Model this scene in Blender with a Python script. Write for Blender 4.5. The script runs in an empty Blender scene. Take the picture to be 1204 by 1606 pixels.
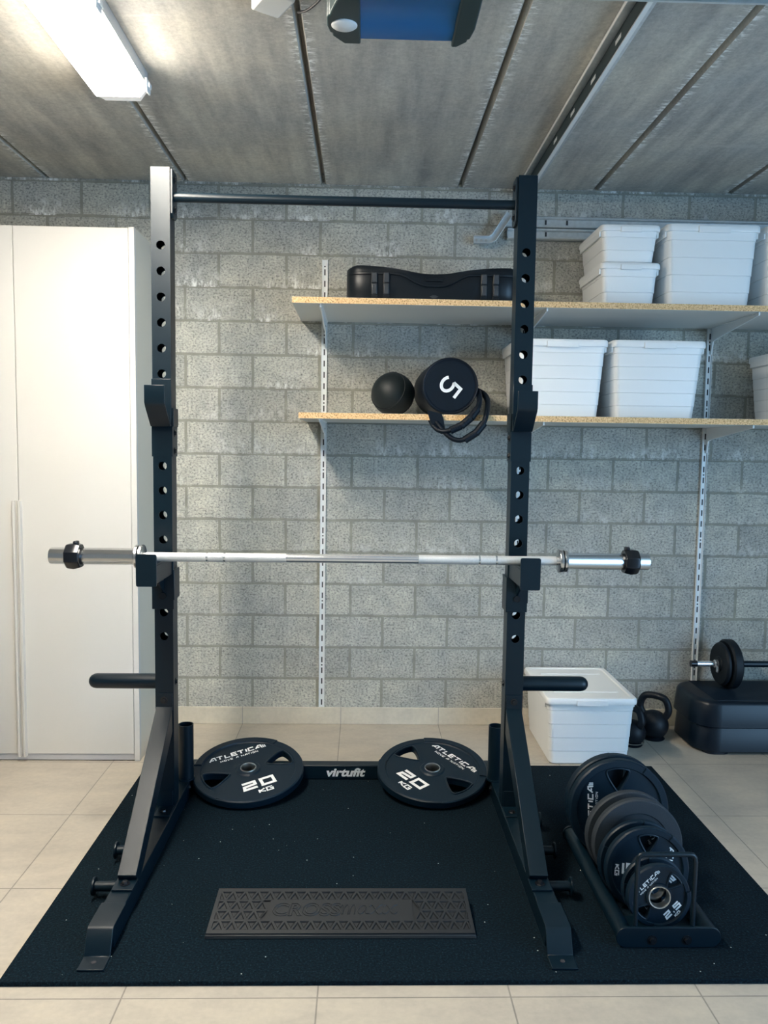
import bpy, bmesh, math, random
from mathutils import Vector, Matrix
random.seed(7)
C = bpy.context.scene.collection
PI = math.pi
sc = bpy.context.scene

# ------------------------------------------------------------------ materials
def mat(name, col, rough=.5, metal=0., spec=.5):
    m = bpy.data.materials.new(name); m.use_nodes = True
    b = m.node_tree.nodes['Principled BSDF']
    b.inputs['Base Color'].default_value = (*col, 1)
    b.inputs['Roughness'].default_value = rough
    b.inputs['Metallic'].default_value = metal
    b.inputs['Specular IOR Level'].default_value = spec
    return m
def N(m, t, **kw):
    n = m.node_tree.nodes.new(t)
    for k, v in kw.items():
        if k.startswith('i_'): n.inputs[k[2:].replace('_', ' ')].default_value = v
        else: setattr(n, k, v)
    return n
def L(m, a, b): m.node_tree.links.new(a, b)
def bsdf(m): return m.node_tree.nodes['Principled BSDF']
def coords(m, scale=(1, 1, 1), loc=(0, 0, 0)):
    tc = N(m, 'ShaderNodeTexCoord'); mp = N(m, 'ShaderNodeMapping')
    mp.inputs['Scale'].default_value = scale; mp.inputs['Location'].default_value = loc
    L(m, tc.outputs['Object'], mp.inputs['Vector']); return mp.outputs['Vector']
def noise(m, vec, scale, detail=4, rough=.6):
    n = N(m, 'ShaderNodeTexNoise'); n.inputs['Scale'].default_value = scale
    n.inputs['Detail'].default_value = detail; n.inputs['Roughness'].default_value = rough
    L(m, vec, n.inputs['Vector']); return n.outputs['Fac']
def ramp(m, fac, stops):
    r = N(m, 'ShaderNodeValToRGB'); e = r.color_ramp.elements
    while len(e) < len(stops): e.new(.5)
    for k, (p, c) in enumerate(stops):
        e[k].position = p; e[k].color = (*c, 1) if len(c) == 3 else c
    L(m, fac, r.inputs['Fac']); return r.outputs['Color']
def mix(m, a, b, fac, mode='MIX'):
    n = N(m, 'ShaderNodeMix', data_type='RGBA', blend_type=mode)
    for s, v in ((6, a), (7, b)):
        if hasattr(v, 'links'): L(m, v, n.inputs[s])
        else: n.inputs[s].default_value = (*v, 1)
    if hasattr(fac, 'links'): L(m, fac, n.inputs[0])
    else: n.inputs[0].default_value = fac
    return n.outputs[2]
def math_(m, op, a, b=0.):
    n = N(m, 'ShaderNodeMath', operation=op)
    for s, v in ((0, a), (1, b)):
        if hasattr(v, 'links'): L(m, v, n.inputs[s])
        else: n.inputs[s].default_value = v
    return n.outputs[0]
def bump(m, h, strength=.3, dist=.002):
    b = N(m, 'ShaderNodeBump'); b.inputs['Strength'].default_value = strength; b.inputs['Distance'].default_value = dist
    L(m, h, b.inputs['Height']); L(m, b.outputs['Normal'], bsdf(m).inputs['Normal'])
def grain(m, scale, amt, strength=.15, dist=.001):
    v = coords(m); f = noise(m, v, scale, 3)
    c = bsdf(m).inputs['Base Color'].default_value[:3]
    L(m, ramp(m, f, [(.25, tuple(x * (1 - amt) for x in c)), (.75, tuple(x * (1 + amt) for x in c))]), bsdf(m).inputs['Base Color'])
    bump(m, f, strength, dist); return m

# concrete block wall: modules of 0.2986 x 0.1474 m
BX, BW, BZ, BH = .0476, .2986, .2144, .1474
def make_wall_mat():
    m = mat('block_wall', (.4, .4, .36), .95, 0, .2)
    tc = N(m, 'ShaderNodeTexCoord'); sp = N(m, 'ShaderNodeSeparateXYZ'); L(m, tc.outputs['Object'], sp.inputs[0])
    cb = N(m, 'ShaderNodeCombineXYZ')
    wob = noise(m, tc.outputs['Object'], 9, 2)
    w = math_(m, 'MULTIPLY', math_(m, 'SUBTRACT', wob, .5), .008)
    L(m, math_(m, 'ADD', math_(m, 'ADD', sp.outputs[0], 20 * BW - BX), w), cb.inputs[0])
    L(m, math_(m, 'ADD', math_(m, 'ADD', sp.outputs[2], 20 * BH - BZ), w), cb.inputs[1])
    br = N(m, 'ShaderNodeTexBrick', offset=.5, offset_frequency=2, squash=1)
    for k, v in (('Scale', 1), ('Mortar Size', .0064), ('Mortar Smooth', .12), ('Bias', 0), ('Brick Width', BW), ('Row Height', BH)):
        br.inputs[k].default_value = v
    br.inputs['Color1'].default_value = (.46, .46, .43, 1); br.inputs['Color2'].default_value = (.57, .565, .515, 1)
    br.inputs['Mortar'].default_value = (.335, .33, .285, 1)
    L(m, cb.outputs[0], br.inputs['Vector'])
    b2 = N(m, 'ShaderNodeTexBrick', offset=.5, offset_frequency=2, squash=1)
    for k, v in (('Scale', 1), ('Mortar Size', .0088), ('Mortar Smooth', .5), ('Bias', 0), ('Brick Width', BW), ('Row Height', BH)): b2.inputs[k].default_value = v
    L(m, cb.outputs[0], b2.inputs['Vector'])
    edge = math_(m, 'MAXIMUM', math_(m, 'SUBTRACT', b2.outputs['Fac'], br.outputs['Fac']), 0.)
    v = tc.outputs['Object']
    # aggregate: dark pores and pale grains
    st = N(m, 'ShaderNodeMapping'); st.inputs['Scale'].default_value = (1, 1, 1.25); L(m, v, st.inputs[0])
    f1 = noise(m, st.outputs[0], 100, 5, .72); f2 = noise(m, v, 14, 4, .65); f3 = noise(m, v, 3.2, 3, .6)
    c = mix(m, br.outputs['Color'], ramp(m, f1, [(.33, (.2, .2, .21)), (.43, (.70, .70, .71)), (.51, (1.0, 1.0, .99)), (.68, (1.3, 1.3, 1.26))]), math_(m, 'MULTIPLY', math_(m, 'SUBTRACT', 1., br.outputs['Fac']), .95), 'MULTIPLY')
    c = mix(m, c, ramp(m, f2, [(.3, (.80, .80, .81)), (.7, (1.15, 1.14, 1.12))]), .9, 'MULTIPLY')
    c = mix(m, c, ramp(m, f3, [(.3, (.9, .92, .95)), (.72, (1.08, 1.06, 1.0))]), .9, 'MULTIPLY')
    c = mix(m, c, (.17, .17, .16), math_(m, 'MULTIPLY', edge, .22))
    # lime bloom gathered on the lower half of blocks, mostly high on the wall
    ph = math_(m, 'FRACT', math_(m, 'DIVIDE', math_(m, 'ADD', sp.outputs[2], 20 * BH - BZ), BH))
    low = N(m, 'ShaderNodeMapRange'); low.inputs[1].default_value = .62; low.inputs[2].default_value = .1; L(m, ph, low.inputs[0])
    hi = N(m, 'ShaderNodeMapRange'); hi.inputs[1].default_value = .4; hi.inputs[2].default_value = 2.0; hi.inputs[3].default_value = .12; L(m, sp.outputs[2], hi.inputs[0])
    st2 = N(m, 'ShaderNodeMapping'); st2.inputs['Scale'].default_value = (1, 1, .5); L(m, v, st2.inputs[0])
    e = ramp(m, noise(m, st2.outputs[0], 40, 5, .72), [(.47, (0, 0, 0)), (.6, (1, 1, 1))])
    e2 = ramp(m, noise(m, v, 4.4, 2, .5), [(.44, (0, 0, 0)), (.62, (1, 1, 1))])
    ef = math_(m, 'MULTIPLY', math_(m, 'MULTIPLY', e, e2), math_(m, 'MULTIPLY', low.outputs[0], hi.outputs[0]))
    c = mix(m, c, (.95, .95, .92), ef)
    L(m, c, bsdf(m).inputs['Base Color'])
    h = math_(m, 'ADD', math_(m, 'MULTIPLY', math_(m, 'SUBTRACT', 1., br.outputs['Fac']), 1.), math_(m, 'MULTIPLY', f1, .9))
    bump(m, h, .8, .006)
    return m
TX, TT = .3017, .4538
def tile_mat(name, c1, c2, grout, wall=False):
    m = mat(name, c1, .42, 0, .4)
    tc = N(m, 'ShaderNodeTexCoord'); mp = N(m, 'ShaderNodeMapping')
    mp.inputs['Location'].default_value = (20 * TT - TX, 20 * TT + .0035, 0); L(m, tc.outputs['Object'], mp.inputs[0])
    br = N(m, 'ShaderNodeTexBrick', offset=0, squash=1)
    for k, v in (('Scale', 1), ('Mortar Size', .0022), ('Mortar Smooth', .3), ('Bias', 0), ('Brick Width', TT), ('Row Height', TT if not wall else 9.)):
        br.inputs[k].default_value = v
    br.inputs['Color1'].default_value = (*c1, 1); br.inputs['Color2'].default_value = (*c2, 1); br.inputs['Mortar'].default_value = (*grout, 1)
    L(m, mp.outputs[0], br.inputs['Vector'])
    st = N(m, 'ShaderNodeMapping'); st.inputs['Scale'].default_value = (1, 2.2, 1); L(m, tc.outputs['Object'], st.inputs[0])
    f = noise(m, st.outputs[0], 5, 6, .65); f2 = noise(m, tc.outputs['Object'], 60, 3)
    c = mix(m, br.outputs['Color'], ramp(m, f, [(.3, (.84, .84, .86)), (.55, (1, 1, 1)), (.75, (1.12, 1.1, 1.06))]), .9, 'MULTIPLY')
    c = mix(m, c, ramp(m, f2, [(.3, (.93, .93, .93)), (.7, (1.05, 1.05, 1.05))]), .8, 'MULTIPLY')
    L(m, c, bsdf(m).inputs['Base Color'])
    bump(m, math_(m, 'ADD', math_(m, 'MULTIPLY', math_(m, 'SUBTRACT', 1., br.outputs['Fac']), 1.), math_(m, 'MULTIPLY', f, .12)), .4, .0015)
    return m
SX, SW, CH = -.5427, .6, 2.4328
def make_ceiling_mat():
    m = mat('cast_concrete', (.38, .37, .345), .85, 0, .25)
    tc = N(m, 'ShaderNodeTexCoord'); v = tc.outputs['Object']
    sp = N(m, 'ShaderNodeSeparateXYZ'); L(m, v, sp.inputs[0])
    st = N(m, 'ShaderNodeMapping'); st.inputs['Scale'].default_value = (9, 1.1, 1); L(m, v, st.inputs[0])
    s1 = noise(m, st.outputs[0], 1.6, 5, .6); s2 = noise(m, v, 2.4, 4, .6); s3 = noise(m, v, 75, 4, .7)
    sw = N(m, 'ShaderNodeMapping'); sw.inputs['Scale'].default_value = (1.2, 7, 1); sw.inputs['Rotation'].default_value = (0, 0, .5); L(m, v, sw.inputs[0])
    s4 = noise(m, sw.outputs[0], 3.2, 6, .7)
    c = mix(m, (.50, .485, .455), ramp(m, s1, [(.3, (.70, .70, .72)), (.7, (1.24, 1.24, 1.21))]), .9, 'MULTIPLY')
    c = mix(m, c, ramp(m, s2, [(.3, (.84, .86, .88)), (.7, (1.14, 1.1, 1.02))]), 1., 'MULTIPLY')
    c = mix(m, c, ramp(m, s3, [(.3, (.82, .82, .82)), (.7, (1.13, 1.13, 1.13))]), 1., 'MULTIPLY')
    c = mix(m, c, (.6, .58, .53), math_(m, 'MULTIPLY', ramp(m, s4, [(.6, (0, 0, 0)), (.72, (1, 1, 1))]), .6))
    # pale laitance crumbs along the joints
    d = math_(m, 'ABSOLUTE', math_(m, 'SUBTRACT', math_(m, 'FRACT', math_(m, 'DIVIDE', math_(m, 'ADD', sp.outputs[0], 20 * SW - SX + SW / 2), SW)), .5))
    near = N(m, 'ShaderNodeMapRange'); near.inputs[1].default_value = .075; near.inputs[2].default_value = .026; L(m, d, near.inputs[0])
    cr = N(m, 'ShaderNodeMapping'); cr.inputs['Scale'].default_value = (.6, 2, 1); L(m, v, cr.inputs[0])
    e = ramp(m, noise(m, cr.outputs[0], 38, 4, .7), [(.5, (0, 0, 0)), (.58, (1, 1, 1))])
    c = mix(m, c, (.92, .9, .86), math_(m, 'MULTIPLY', math_(m, 'MULTIPLY', e, near.outputs[0]), math_(m, 'GREATER_THAN', d, .0215)))
    L(m, c, bsdf(m).inputs['Base Color'])
    bump(m, math_(m, 'ADD', s3, math_(m, 'MULTIPLY', s1, .6)), .3, .002)
    return m

M = {}
M['wall'] = make_wall_mat()
M['floor'] = tile_mat('floor_tiles', (.48, .43, .355), (.455, .41, .345), (.27, .245, .21))
M['skirt'] = tile_mat('skirting_tiles', (.68, .62, .51), (.63, .58, .48), (.45, .42, .37), True)
M['ceiling'] = make_ceiling_mat()
M['plaster'] = grain(mat('plaster', (.26, .26, .25), .9), 60, .06)
M['white_lacquer'] = grain(mat('white_lacquer', (.655, .635, .60), .45, 0, .4), 3, .012, .02)
M['panel_side'] = mat('wardrobe_side', (.68, .63, .53), .5)
M['plinth'] = mat('plinth_grey', (.5, .5, .52), .5)
M['rack'] = grain(mat('black_powder_coat', (.0008, .0085, .016), .37, 0, .38), 900, .25, .12, .0004)
M['gloss_black'] = mat('black_bolt', (.012, .014, .018), .22, .3)
M['rubber'] = grain(mat('black_rubber', (.004, .008, .013), .55, 0, .3), 300, .2, .1, .0004)
M['urethane'] = grain(mat('plate_rubber', (.001, .0105, .022), .46, 0, .34), 240, .15, .08, .0003)
M['grey_rubber'] = grain(mat('plate_grey_rubber', (.028, .036, .045), .6, 0, .28), 300, .2, .1, .0004)
M['board'] = grain(mat('board_rubber', (.016, .0185, .0215), .42, 0, .45), 400, .2, .1, .0004)
M['chrome'] = mat('satin_chrome', (.86, .88, .90), .2, .85)
M['sleeve'] = mat('brushed_sleeve', (.76, .77, .78), .24, 1.)
M['knurl'] = grain(mat('knurled_steel', (.74, .75, .75), .45, .6), 900, .25, .5, .0005)
M['steel'] = mat('steel_hub', (.6, .6, .58), .3, 1.)
M['galv'] = grain(mat('galvanised_steel', (.64, .67, .68), .36, .6), 45, .12, .05)
M['track_web_reflection'] = mat('track_web_reflection', (.035, .055, .06), .5)  # galvanised web coloured dark in place of the dark reflection it shows
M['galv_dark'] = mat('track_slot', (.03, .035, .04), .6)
M['print'] = mat('white_print', (.86, .86, .86), .5)
M['plastic_white'] = mat('white_plastic_box', (.89, .89, .875), .4, 0, .45)
M['white_metal'] = mat('white_enamel', (.84, .86, .86), .4)
M['board_white'] = mat('melamine', (.66, .67, .65), .45)
M['slot'] = mat('rail_slot', (.03, .03, .035), .8)
M['bag'] = grain(mat('bag_vinyl', (.0006, .0045, .011), .5, 0, .26), 30, .2, .25, .004)
M['ball'] = grain(mat('ball_rubber', (.005, .010, .012), .5, 0, .4), 500, .3, .25, .0006)
M['case'] = grain(mat('case_plastic', (.003, .006, .010), .38, 0, .45), 500, .2, .15, .0004)
M['latch'] = mat('latch_plastic', (.05, .055, .062), .3)
M['iron'] = grain(mat('cast_iron_black', (.0025, .005, .009), .5, 0, .35), 300, .3, .2, .0006)
M['step'] = grain(mat('step_plastic', (.0008, .006, .014), .36, 0, .4), 200, .2, .15, .0006)
M['blue'] = mat('blue_housing', (.0, .12, .34), .35, 0, .5)
M['dark_plastic'] = mat('dark_green_black_plastic', (.012, .035, .04), .4)
M['lens'] = mat('lens', (.75, .77, .78), .3)
M['cable'] = mat('cable', (.015, .016, .02), .5)
M['lamp_base'] = mat('lamp_base', (.55, .55, .55), .5)
M['clip'] = mat('clip', (.85, .86, .86), .25)
M['fabric'] = grain(mat('boucle_fabric', (.40, .37, .32), .95, 0, .1), 130, .45, .9, .006)
M['black'] = mat('black_base', (.012, .013, .016), .5)
# rubber crumb mat with a few pale flecks
m = mat('crumb_mat', (.008, .012, .017), .9, 0, .12); v = coords(m)
f = noise(m, v, 170, 4, .75)
vo = N(m, 'ShaderNodeTexVoronoi'); vo.inputs['Scale'].default_value = 42; L(m, v, vo.inputs['Vector'])
fl = math_(m, 'MULTIPLY', math_(m, 'LESS_THAN', vo.outputs['Distance'], .075), math_(m, 'GREATER_THAN', N(m, 'ShaderNodeSeparateColor').outputs[0], 0))
se = [n for n in m.node_tree.nodes if n.type == 'SEPARATE_COLOR'][0]; L(m, vo.outputs['Color'], se.inputs[0])
fl = math_(m, 'MULTIPLY', math_(m, 'LESS_THAN', vo.outputs['Distance'], .075), math_(m, 'GREATER_THAN', se.outputs[0], .86))
c = ramp(m, f, [(.38, (.0008, .003, .006)), (.55, (.002, .010, .017)), (.66, (.010, .028, .040)), (.76, (.05, .075, .09))])
c = mix(m, c, (.5, .55, .5), fl); L(m, c, bsdf(m).inputs['Base Color']); bump(m, f, .8, .004); M['mat'] = m
# chipboard edge
m = mat('chipboard', (.6, .4, .2), .8); v = coords(m)
c = ramp(m, noise(m, v, 170, 3, .7), [(.33, (.2, .10, .04)), (.43, (.66, .41, .19)), (.58, (.86, .60, .32)), (.75, (.92, .76, .48))])
L(m, c, bsdf(m).inputs['Base Color']); M['chip'] = m
# lamp diffuser
m = mat('lamp_diffuser', (.9, .9, .9), .4); b = bsdf(m)
b.inputs['Emission Color'].default_value = (1., .92, .79, 1)
ge = N(m, 'ShaderNodeNewGeometry'); sp = N(m, 'ShaderNodeSeparateXYZ'); L(m, ge.outputs['Normal'], sp.inputs[0])
mr = N(m, 'ShaderNodeMapRange'); mr.inputs[1].default_value = 0; mr.inputs[2].default_value = -.9; mr.inputs[3].default_value = 8; mr.inputs[4].default_value = 104; L(m, sp.outputs[2], mr.inputs[0])
L(m, mr.outputs[0], b.inputs['Emission Strength']); M['diffuser'] = m
M['clear_end'] = mat('lamp_end_clear', (.85, .85, .85), .2); b = bsdf(M['clear_end']); b.inputs['Emission Color'].default_value = (1, .95, .9, 1); b.inputs['Emission Strength'].default_value = .35

# ------------------------------------------------------------------ mesh helpers
class MB:
    def __init__(s): s.b = bmesh.new()
    def face(s, vs):
        try: return s.b.faces.new(vs)
        except ValueError: return None
    def v(s, p): return s.b.verts.new(p)
    def box(s, x0, x1, y0, y1, z0, z1, mtx=None):
        ps = [(x, y, z) for z in (z0, z1) for y in (y0, y1) for x in (x0, x1)]
        vs = [s.v((mtx @ Vector(p)) if mtx else p) for p in ps]
        for q in ((0, 2, 3, 1), (4, 5, 7, 6), (0, 1, 5, 4), (2, 6, 7, 3), (0, 4, 6, 2), (1, 3, 7, 5)): s.face([vs[k] for k in q])
        return s
    def loft(s, rings, cap0=True, cap1=True, closed=True):
        R = [[s.v(p) for p in r] for r in rings]; n = len(R[0])
        for a, b in zip(R, R[1:]):
            for k in range(n if closed else n - 1): s.face([a[k], a[(k + 1) % n], b[(k + 1) % n], b[k]])
        if cap0: s.face(list(reversed(R[0])))
        if cap1: s.face(R[-1])
        return s
    def frame(s, d):
        d = Vector(d).normalized(); a = Vector((0, 0, 1)) if abs(d.z) < .9 else Vector((1, 0, 0))
        u = d.cross(a).normalized(); return u, d.cross(u).normalized()
    def cyl(s, p0, p1, r, r1=None, n=24, cap=True):
        p0, p1 = Vector(p0), Vector(p1); u, w = s.frame(p1 - p0); r1 = r if r1 is None else r1
        return s.loft([[p + (u * math.cos(2 * PI * k / n) + w * math.sin(2 * PI * k / n)) * q for k in range(n)] for p, q in ((p0, r), (p1, r1))], cap, cap)
    def lathe(s, p0, d, prof, n=40, closed=False):          # prof: (radius, distance along d)
        p0 = Vector(p0); d = Vector(d).normalized(); u, w = s.frame(d); rings = []
        for r, h in prof: rings.append([p0 + d * h + (u * math.cos(2 * PI * k / n) + w * math.sin(2 * PI * k / n)) * max(r, 1e-5) for k in range(n)])
        if closed: s.loft(rings + [rings[0]], False, False)
        else: s.loft(rings)
        bmesh.ops.remove_doubles(s.b, verts=s.b.verts, dist=1e-6) if closed else None
        return s
    def tube(s, pts, r, n=12, closed=False, smooth=0, flat=1.):
        P = [Vector(p) for p in pts]
        for _ in range(smooth):
            Q = [] if closed else [P[0]]
            for a, b in zip(P, P[1:] + ([P[0]] if closed else [])): Q += [a * .75 + b * .25, a * .25 + b * .75]
            if not closed: Q.append(P[-1])
            P = Q
        rings = []; pu = None
        for k, p in enumerate(P):
            a = P[k - 1] if (k or closed) else P[k]; b = P[(k + 1) % len(P)] if (k < len(P) - 1 or closed) else P[k]
            d = (b - a).normalized()
            if pu is None: u, w = s.frame(d)
            else: u = (pu - d * pu.dot(d)).normalized(); w = d.cross(u)
            pu = u; rr = r[k * len(r) // len(P)] if isinstance(r, (list, tuple)) else r
            rings.append([p + (u * math.cos(2 * PI * j / n) + w * flat * math.sin(2 * PI * j / n)) * rr for j in range(n)])
        if closed: return s.loft(rings + [rings[0]], False, False)
        return s.loft(rings)
    def prism(s, poly, f0, f1):                              # poly of 2D points, f0/f1: 2D point -> 3D
        return s.loft([[f0(p) for p in poly], [f1(p) for p in poly]])
    def ribbon(s, pts, th, f):                               # flat stroke of width th, f: 2D -> 3D
        P = [Vector(p) for p in pts]; n = len(P); Lf, Rt = [], []
        cl = (P[0] - P[-1]).length < 1e-6
        if cl: P = P[:-1]; n -= 1
        for k in range(n):
            a = P[k - 1] if (k or cl) else None; b = P[(k + 1) % n] if (k < n - 1 or cl) else None
            d0 = (P[k] - a).normalized() if a is not None else None; d1 = (b - P[k]).normalized() if b is not None else None
            if d0 is None: d0 = d1
            if d1 is None: d1 = d0
            n0 = Vector((-d0.y, d0.x)); n1 = Vector((-d1.y, d1.x)); mm = (n0 + n1)
            if mm.length < 1e-4: mm = n0.copy()
            mm.normalize(); q = th / 2 / max(.45, mm.dot(n0))
            Lf.append(P[k] + mm * q); Rt.append(P[k] - mm * q)
        A = [s.v(f(p)) for p in Lf]; B = [s.v(f(p)) for p in Rt]
        for k in range(n if cl else n - 1): s.face([B[k], B[(k + 1) % n], A[(k + 1) % n], A[k]])
        return s
    def build(s, name, m, parent=None, world=True, bev=0., ang=38, seg=2):
        b = s.b; bmesh.ops.recalc_face_normals(b, faces=b.faces)
        for f in b.faces: f.smooth = True
        for e in b.edges:
            if len(e.link_faces) != 2 or e.calc_face_angle(0) > math.radians(ang): e.smooth = False
        me = bpy.data.meshes.new(name); 
        if parent is not None and world:
            top = parent
            while top.parent: top = top.parent
            bmesh.ops.translate(b, vec=-top.location, verts=b.verts)
        b.to_mesh(me); b.free(); me.materials.append(M[m] if isinstance(m, str) else m)
        o = bpy.data.objects.new(name, me); C.objects.link(o)
        if parent is not None: o.parent = parent
        if bev:
            md = o.modifiers.new('bevel', 'BEVEL'); md.width = bev; md.segments = seg; md.limit_method = 'ANGLE'; md.angle_limit = math.radians(ang); md.harden_normals = False
        return o
def thing(name, label, cat, loc=(0, 0, 0), group=None):
    o = bpy.data.objects.new(name, None); C.objects.link(o); o.location = loc; o.empty_display_size = .05
    return tag(o, label, cat, group)
def tag(o, label, cat, group=None):
    o['label'] = label; o['category'] = cat
    if group: o['group'] = group
    return o
def struct(o): o['kind'] = 'structure'; return o
def dup(root, label, group=None):
    r = root.copy(); C.objects.link(r); r['label'] = label
    if group: r['group'] = group
    for ch in list(root.children):
        c = ch.copy(); C.objects.link(c); c.parent = r
        for g in ch.children:
            d = g.copy(); C.objects.link(d); d.parent = c
    return r
def rrect(hx, hy, r, n=5, cx=0, cy=0):
    pts = []
    for sx, sy, a0 in ((1, 1, 0), (-1, 1, 90), (-1, -1, 180), (1, -1, 270)):
        for k in range(n + 1):
            a = math.radians(a0 + 90 * k / n); pts.append((cx + sx * (hx - r) + r * math.cos(a), cy + sy * (hy - r) + r * math.sin(a)))
    return pts
def text_mesh(txt, size, shear=0, offset=0, outline=0, align='CENTER'):
    cu = bpy.data.curves.new('t', 'FONT'); cu.body = txt; cu.size = size; cu.shear = shear; cu.offset = offset; cu.align_x = align; cu.align_y = 'CENTER'
    if outline: cu.fill_mode = 'NONE'; cu.bevel_depth = outline; cu.bevel_resolution = 1
    o = bpy.data.objects.new('t', cu); C.objects.link(o)
    dg = bpy.context.evaluated_depsgraph_get(); dg.update()
    me = bpy.data.meshes.new_from_object(o.evaluated_get(dg)); bpy.data.objects.remove(o)
    b = MB(); b.b.from_mesh(me); bpy.data.meshes.remove(me); return b
def xf(b, mtx): bmesh.ops.transform(b.b, matrix=mtx, verts=b.b.verts); return b

# techno stroke letters on a unit-high grid
GL = {
 'A': (1.0, [[(0, 0), (.62, 1), (1, 1), (1, 0)], [(.3, .3), (.72, .3)]]),
 'T': (.95, [[(0, 1), (.95, 1)], [(.5, 1), (.38, 0)]]), 'L': (.8, [[(.12, 1), (0, 0), (.75, 0)]]),
 'E': (.85, [[(.95, 1), (.1, 1), (0, 0), (.85, 0)], [(.05, .5), (.8, .5)]]), 'I': (.15, [[(.13, 1), (.02, 0)]]),
 'C': (.85, [[(.95, 1), (.12, 1), (0, 0), (.85, 0)]]),
 'M': (1.0, [[(0, 0), (.1, 1), (.5, .3), (.95, 1), (1, 0)]]), 'O': (.95, [[(.12, .05), (.2, 1), (.9, 1), (.8, 0), (.12, 0), (.12, .05)]]),
 'V': (.9, [[(0, 1), (.4, 0), (.9, 1)]]), 'N': (.9, [[(0, 0), (.1, 1), (.8, 0), (.9, 1)]]),
 'K': (.85, [[(.1, 1), (0, 0)], [(.9, 1), (.1, .5), (.85, 0)]]), 'G': (.9, [[(.95, 1), (.1, 1), (0, 0), (.85, 0), (.9, .5), (.5, .5)]]),
 '2': (1.0, [[(.05, 1), (.95, 1), (.92, .55), (.1, .45), (.02, 0), (.95, 0)]]), '0': (1.05, [[(.08, .1), (.12, 1), (1.0, 1), (.96, 0), (.06, 0), (.08, .1)]]),
 '5': (1.0, [[(1, 1), (.12, 1), (.08, .55), (.95, .55), (.9, 0), (0, 0)]]), '1': (.3, [[(0, .9), (.25, 1), (.2, 0)]]), '.': (.12, [[(0, 0), (.16, 0)]]), ' ': (.5, []),
}
def letters(mb, txt, h, f, th=.2, gap=.32, wide=1.15, logo=False):
    w = sum(GL[c][0] * wide + gap for c in txt) - gap; x = -w / 2
    for c in txt:
        gw, st = GL[c]
        for pl in st: mb.ribbon([((x + px * wide) * h, (py - .5) * h * (1 - th) ) for px, py in pl], th * h, f)
        x += gw * wide + gap
    if logo:                                                # three slanted bars behind the last letter
        for k in range(3): mb.ribbon([((x - .22 + k * .27) * h, -.5 * h), ((x - .22 + k * .27) * h, (.42 - .12 * k) * h)], .19 * h, f)
    return w * h

# ------------------------------------------------------------------ room
X0, X1, Y1 = -2.3, 4.2, -6.2
struct(MB().box(X0, X1, Y1, 0, -.1, 0).build('floor', 'floor'))
struct(MB().box(X0, X1, 0, .15, 0, CH + .2).build('wall_back', 'wall'))
struct(MB().box(X0 - .15, X0, Y1, .15, 0, CH + .2).build('wall_left', 'plaster'))
WY0, WY1, WZ0, WZ1 = -5.3, -2.4, .05, 2.15                   # wide doorway in the right wall, daylight outside
b = MB(); b.box(X1, X1 + .15, Y1, WY0, 0, CH + .2); b.box(X1, X1 + .15, WY1, .15, 0, CH + .2); b.box(X1, X1 + .15, WY0, WY1, WZ1, CH + .2); b.box(X1, X1 + .15, WY0, WY1, 0, WZ0)
struct(b.build('wall_right', 'plaster'))
struct(MB().box(X0, X1, Y1 - .15, Y1, 0, CH + .2).build('wall_front', 'plaster'))
b = MB(); x = SX - 3 * SW; g = .0075
while x < X1:                                               # hollow-core slabs with chamfered joints
    a, c = max(x + g, X0), min(x + SW - g, X1); ch = .005
    b.prism([(a, CH + .2), (a, CH + ch * 1.6), (a + ch, CH), (c - ch, CH), (c, CH + ch * 1.6), (c, CH + .2)], lambda p: (p[0], Y1, p[1]), lambda p: (p[0], -.009, p[1]))
    x += SW
b.box(X0, X1, Y1, 0, CH + .05, CH + .2)
struct(b.build('ceiling', 'ceiling'))
struct(MB().box(-.03, X1, -.011, 0, 0, .079).build('baseboard_back', 'skirt', bev=.002))

# ------------------------------------------------------------------ wardrobe
WX, WY, WZ = -.045, -.447, 2.113
w = thing('wardrobe', 'tall white wardrobe with plain doors against the block wall', 'wardrobe', (-.55, -.22, 0))
b = MB(); b.box(WX - .018, WX, WY, -.003, 0, WZ + .001); b.box(-1.09, -1.07, WY + .02, -.003, 0, WZ); b.box(-1.07, WX - .018, WY + .02, -.003, WZ - .03, WZ); b.box(-1.07, WX - .018, -.02, -.003, 0, WZ - .03); b.box(-1.07, WX - .018, WY + .025, -.02, .05, .07)
b.build('carcass', 'panel_side', w, bev=.001)
MB().box(WX - .0215, WX + .0005, WY - .001, WY + .019, 0, WZ + .002).build('edge_panel', 'white_lacquer', w, bev=.001)
gx = -.507
for x0, x1, hx in ((gx + .0015, WX - .023, gx + .004), (gx - .56, gx - .0015, gx - .018)):
    d = MB().box(x0, x1, WY, WY + .018, .03, WZ - .002).build('door', 'white_lacquer', w, bev=.0012)
    MB().prism([(0, 0), (0, -.012), (.003, -.016), (.011, -.016), (.013, 0)], lambda p, h=hx: (h - .004 + p[0], WY + p[1], .022), lambda p, h=hx: (h - .004 + p[0], WY + p[1], 1.055)).build('handle', 'white_lacquer', d)
MB().box(-1.07, WX - .022, WY + .004, WY + .022, 0.004, .03).build('plinth', 'plinth', w)

# ------------------------------------------------------------------ seat at the left edge
s_ = thing('armchair', 'beige boucle armchair side with black base, cut off left of the white wardrobe', 'armchair', (-1.0, -.95, 0))
rings = []
for z, i in ((.045, .05), (.06, .012), (.10, .0), (.16, .012), (.26, .035), (.36, .07), (.42, .13), (.44, .22)):
    rings.append([(p[0], p[1], z) for p in rrect(.455 - i, .45 - i, .12, 6, -.995, -.955)])
MB().loft(rings).build('upholstery', 'fabric', s_)
MB().loft([[(p[0], p[1], z) for p in rrect(.445, .44, .1, 6, -.995, -.955)] for z in (0, .046)]).build('base', 'black', s_)

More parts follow.
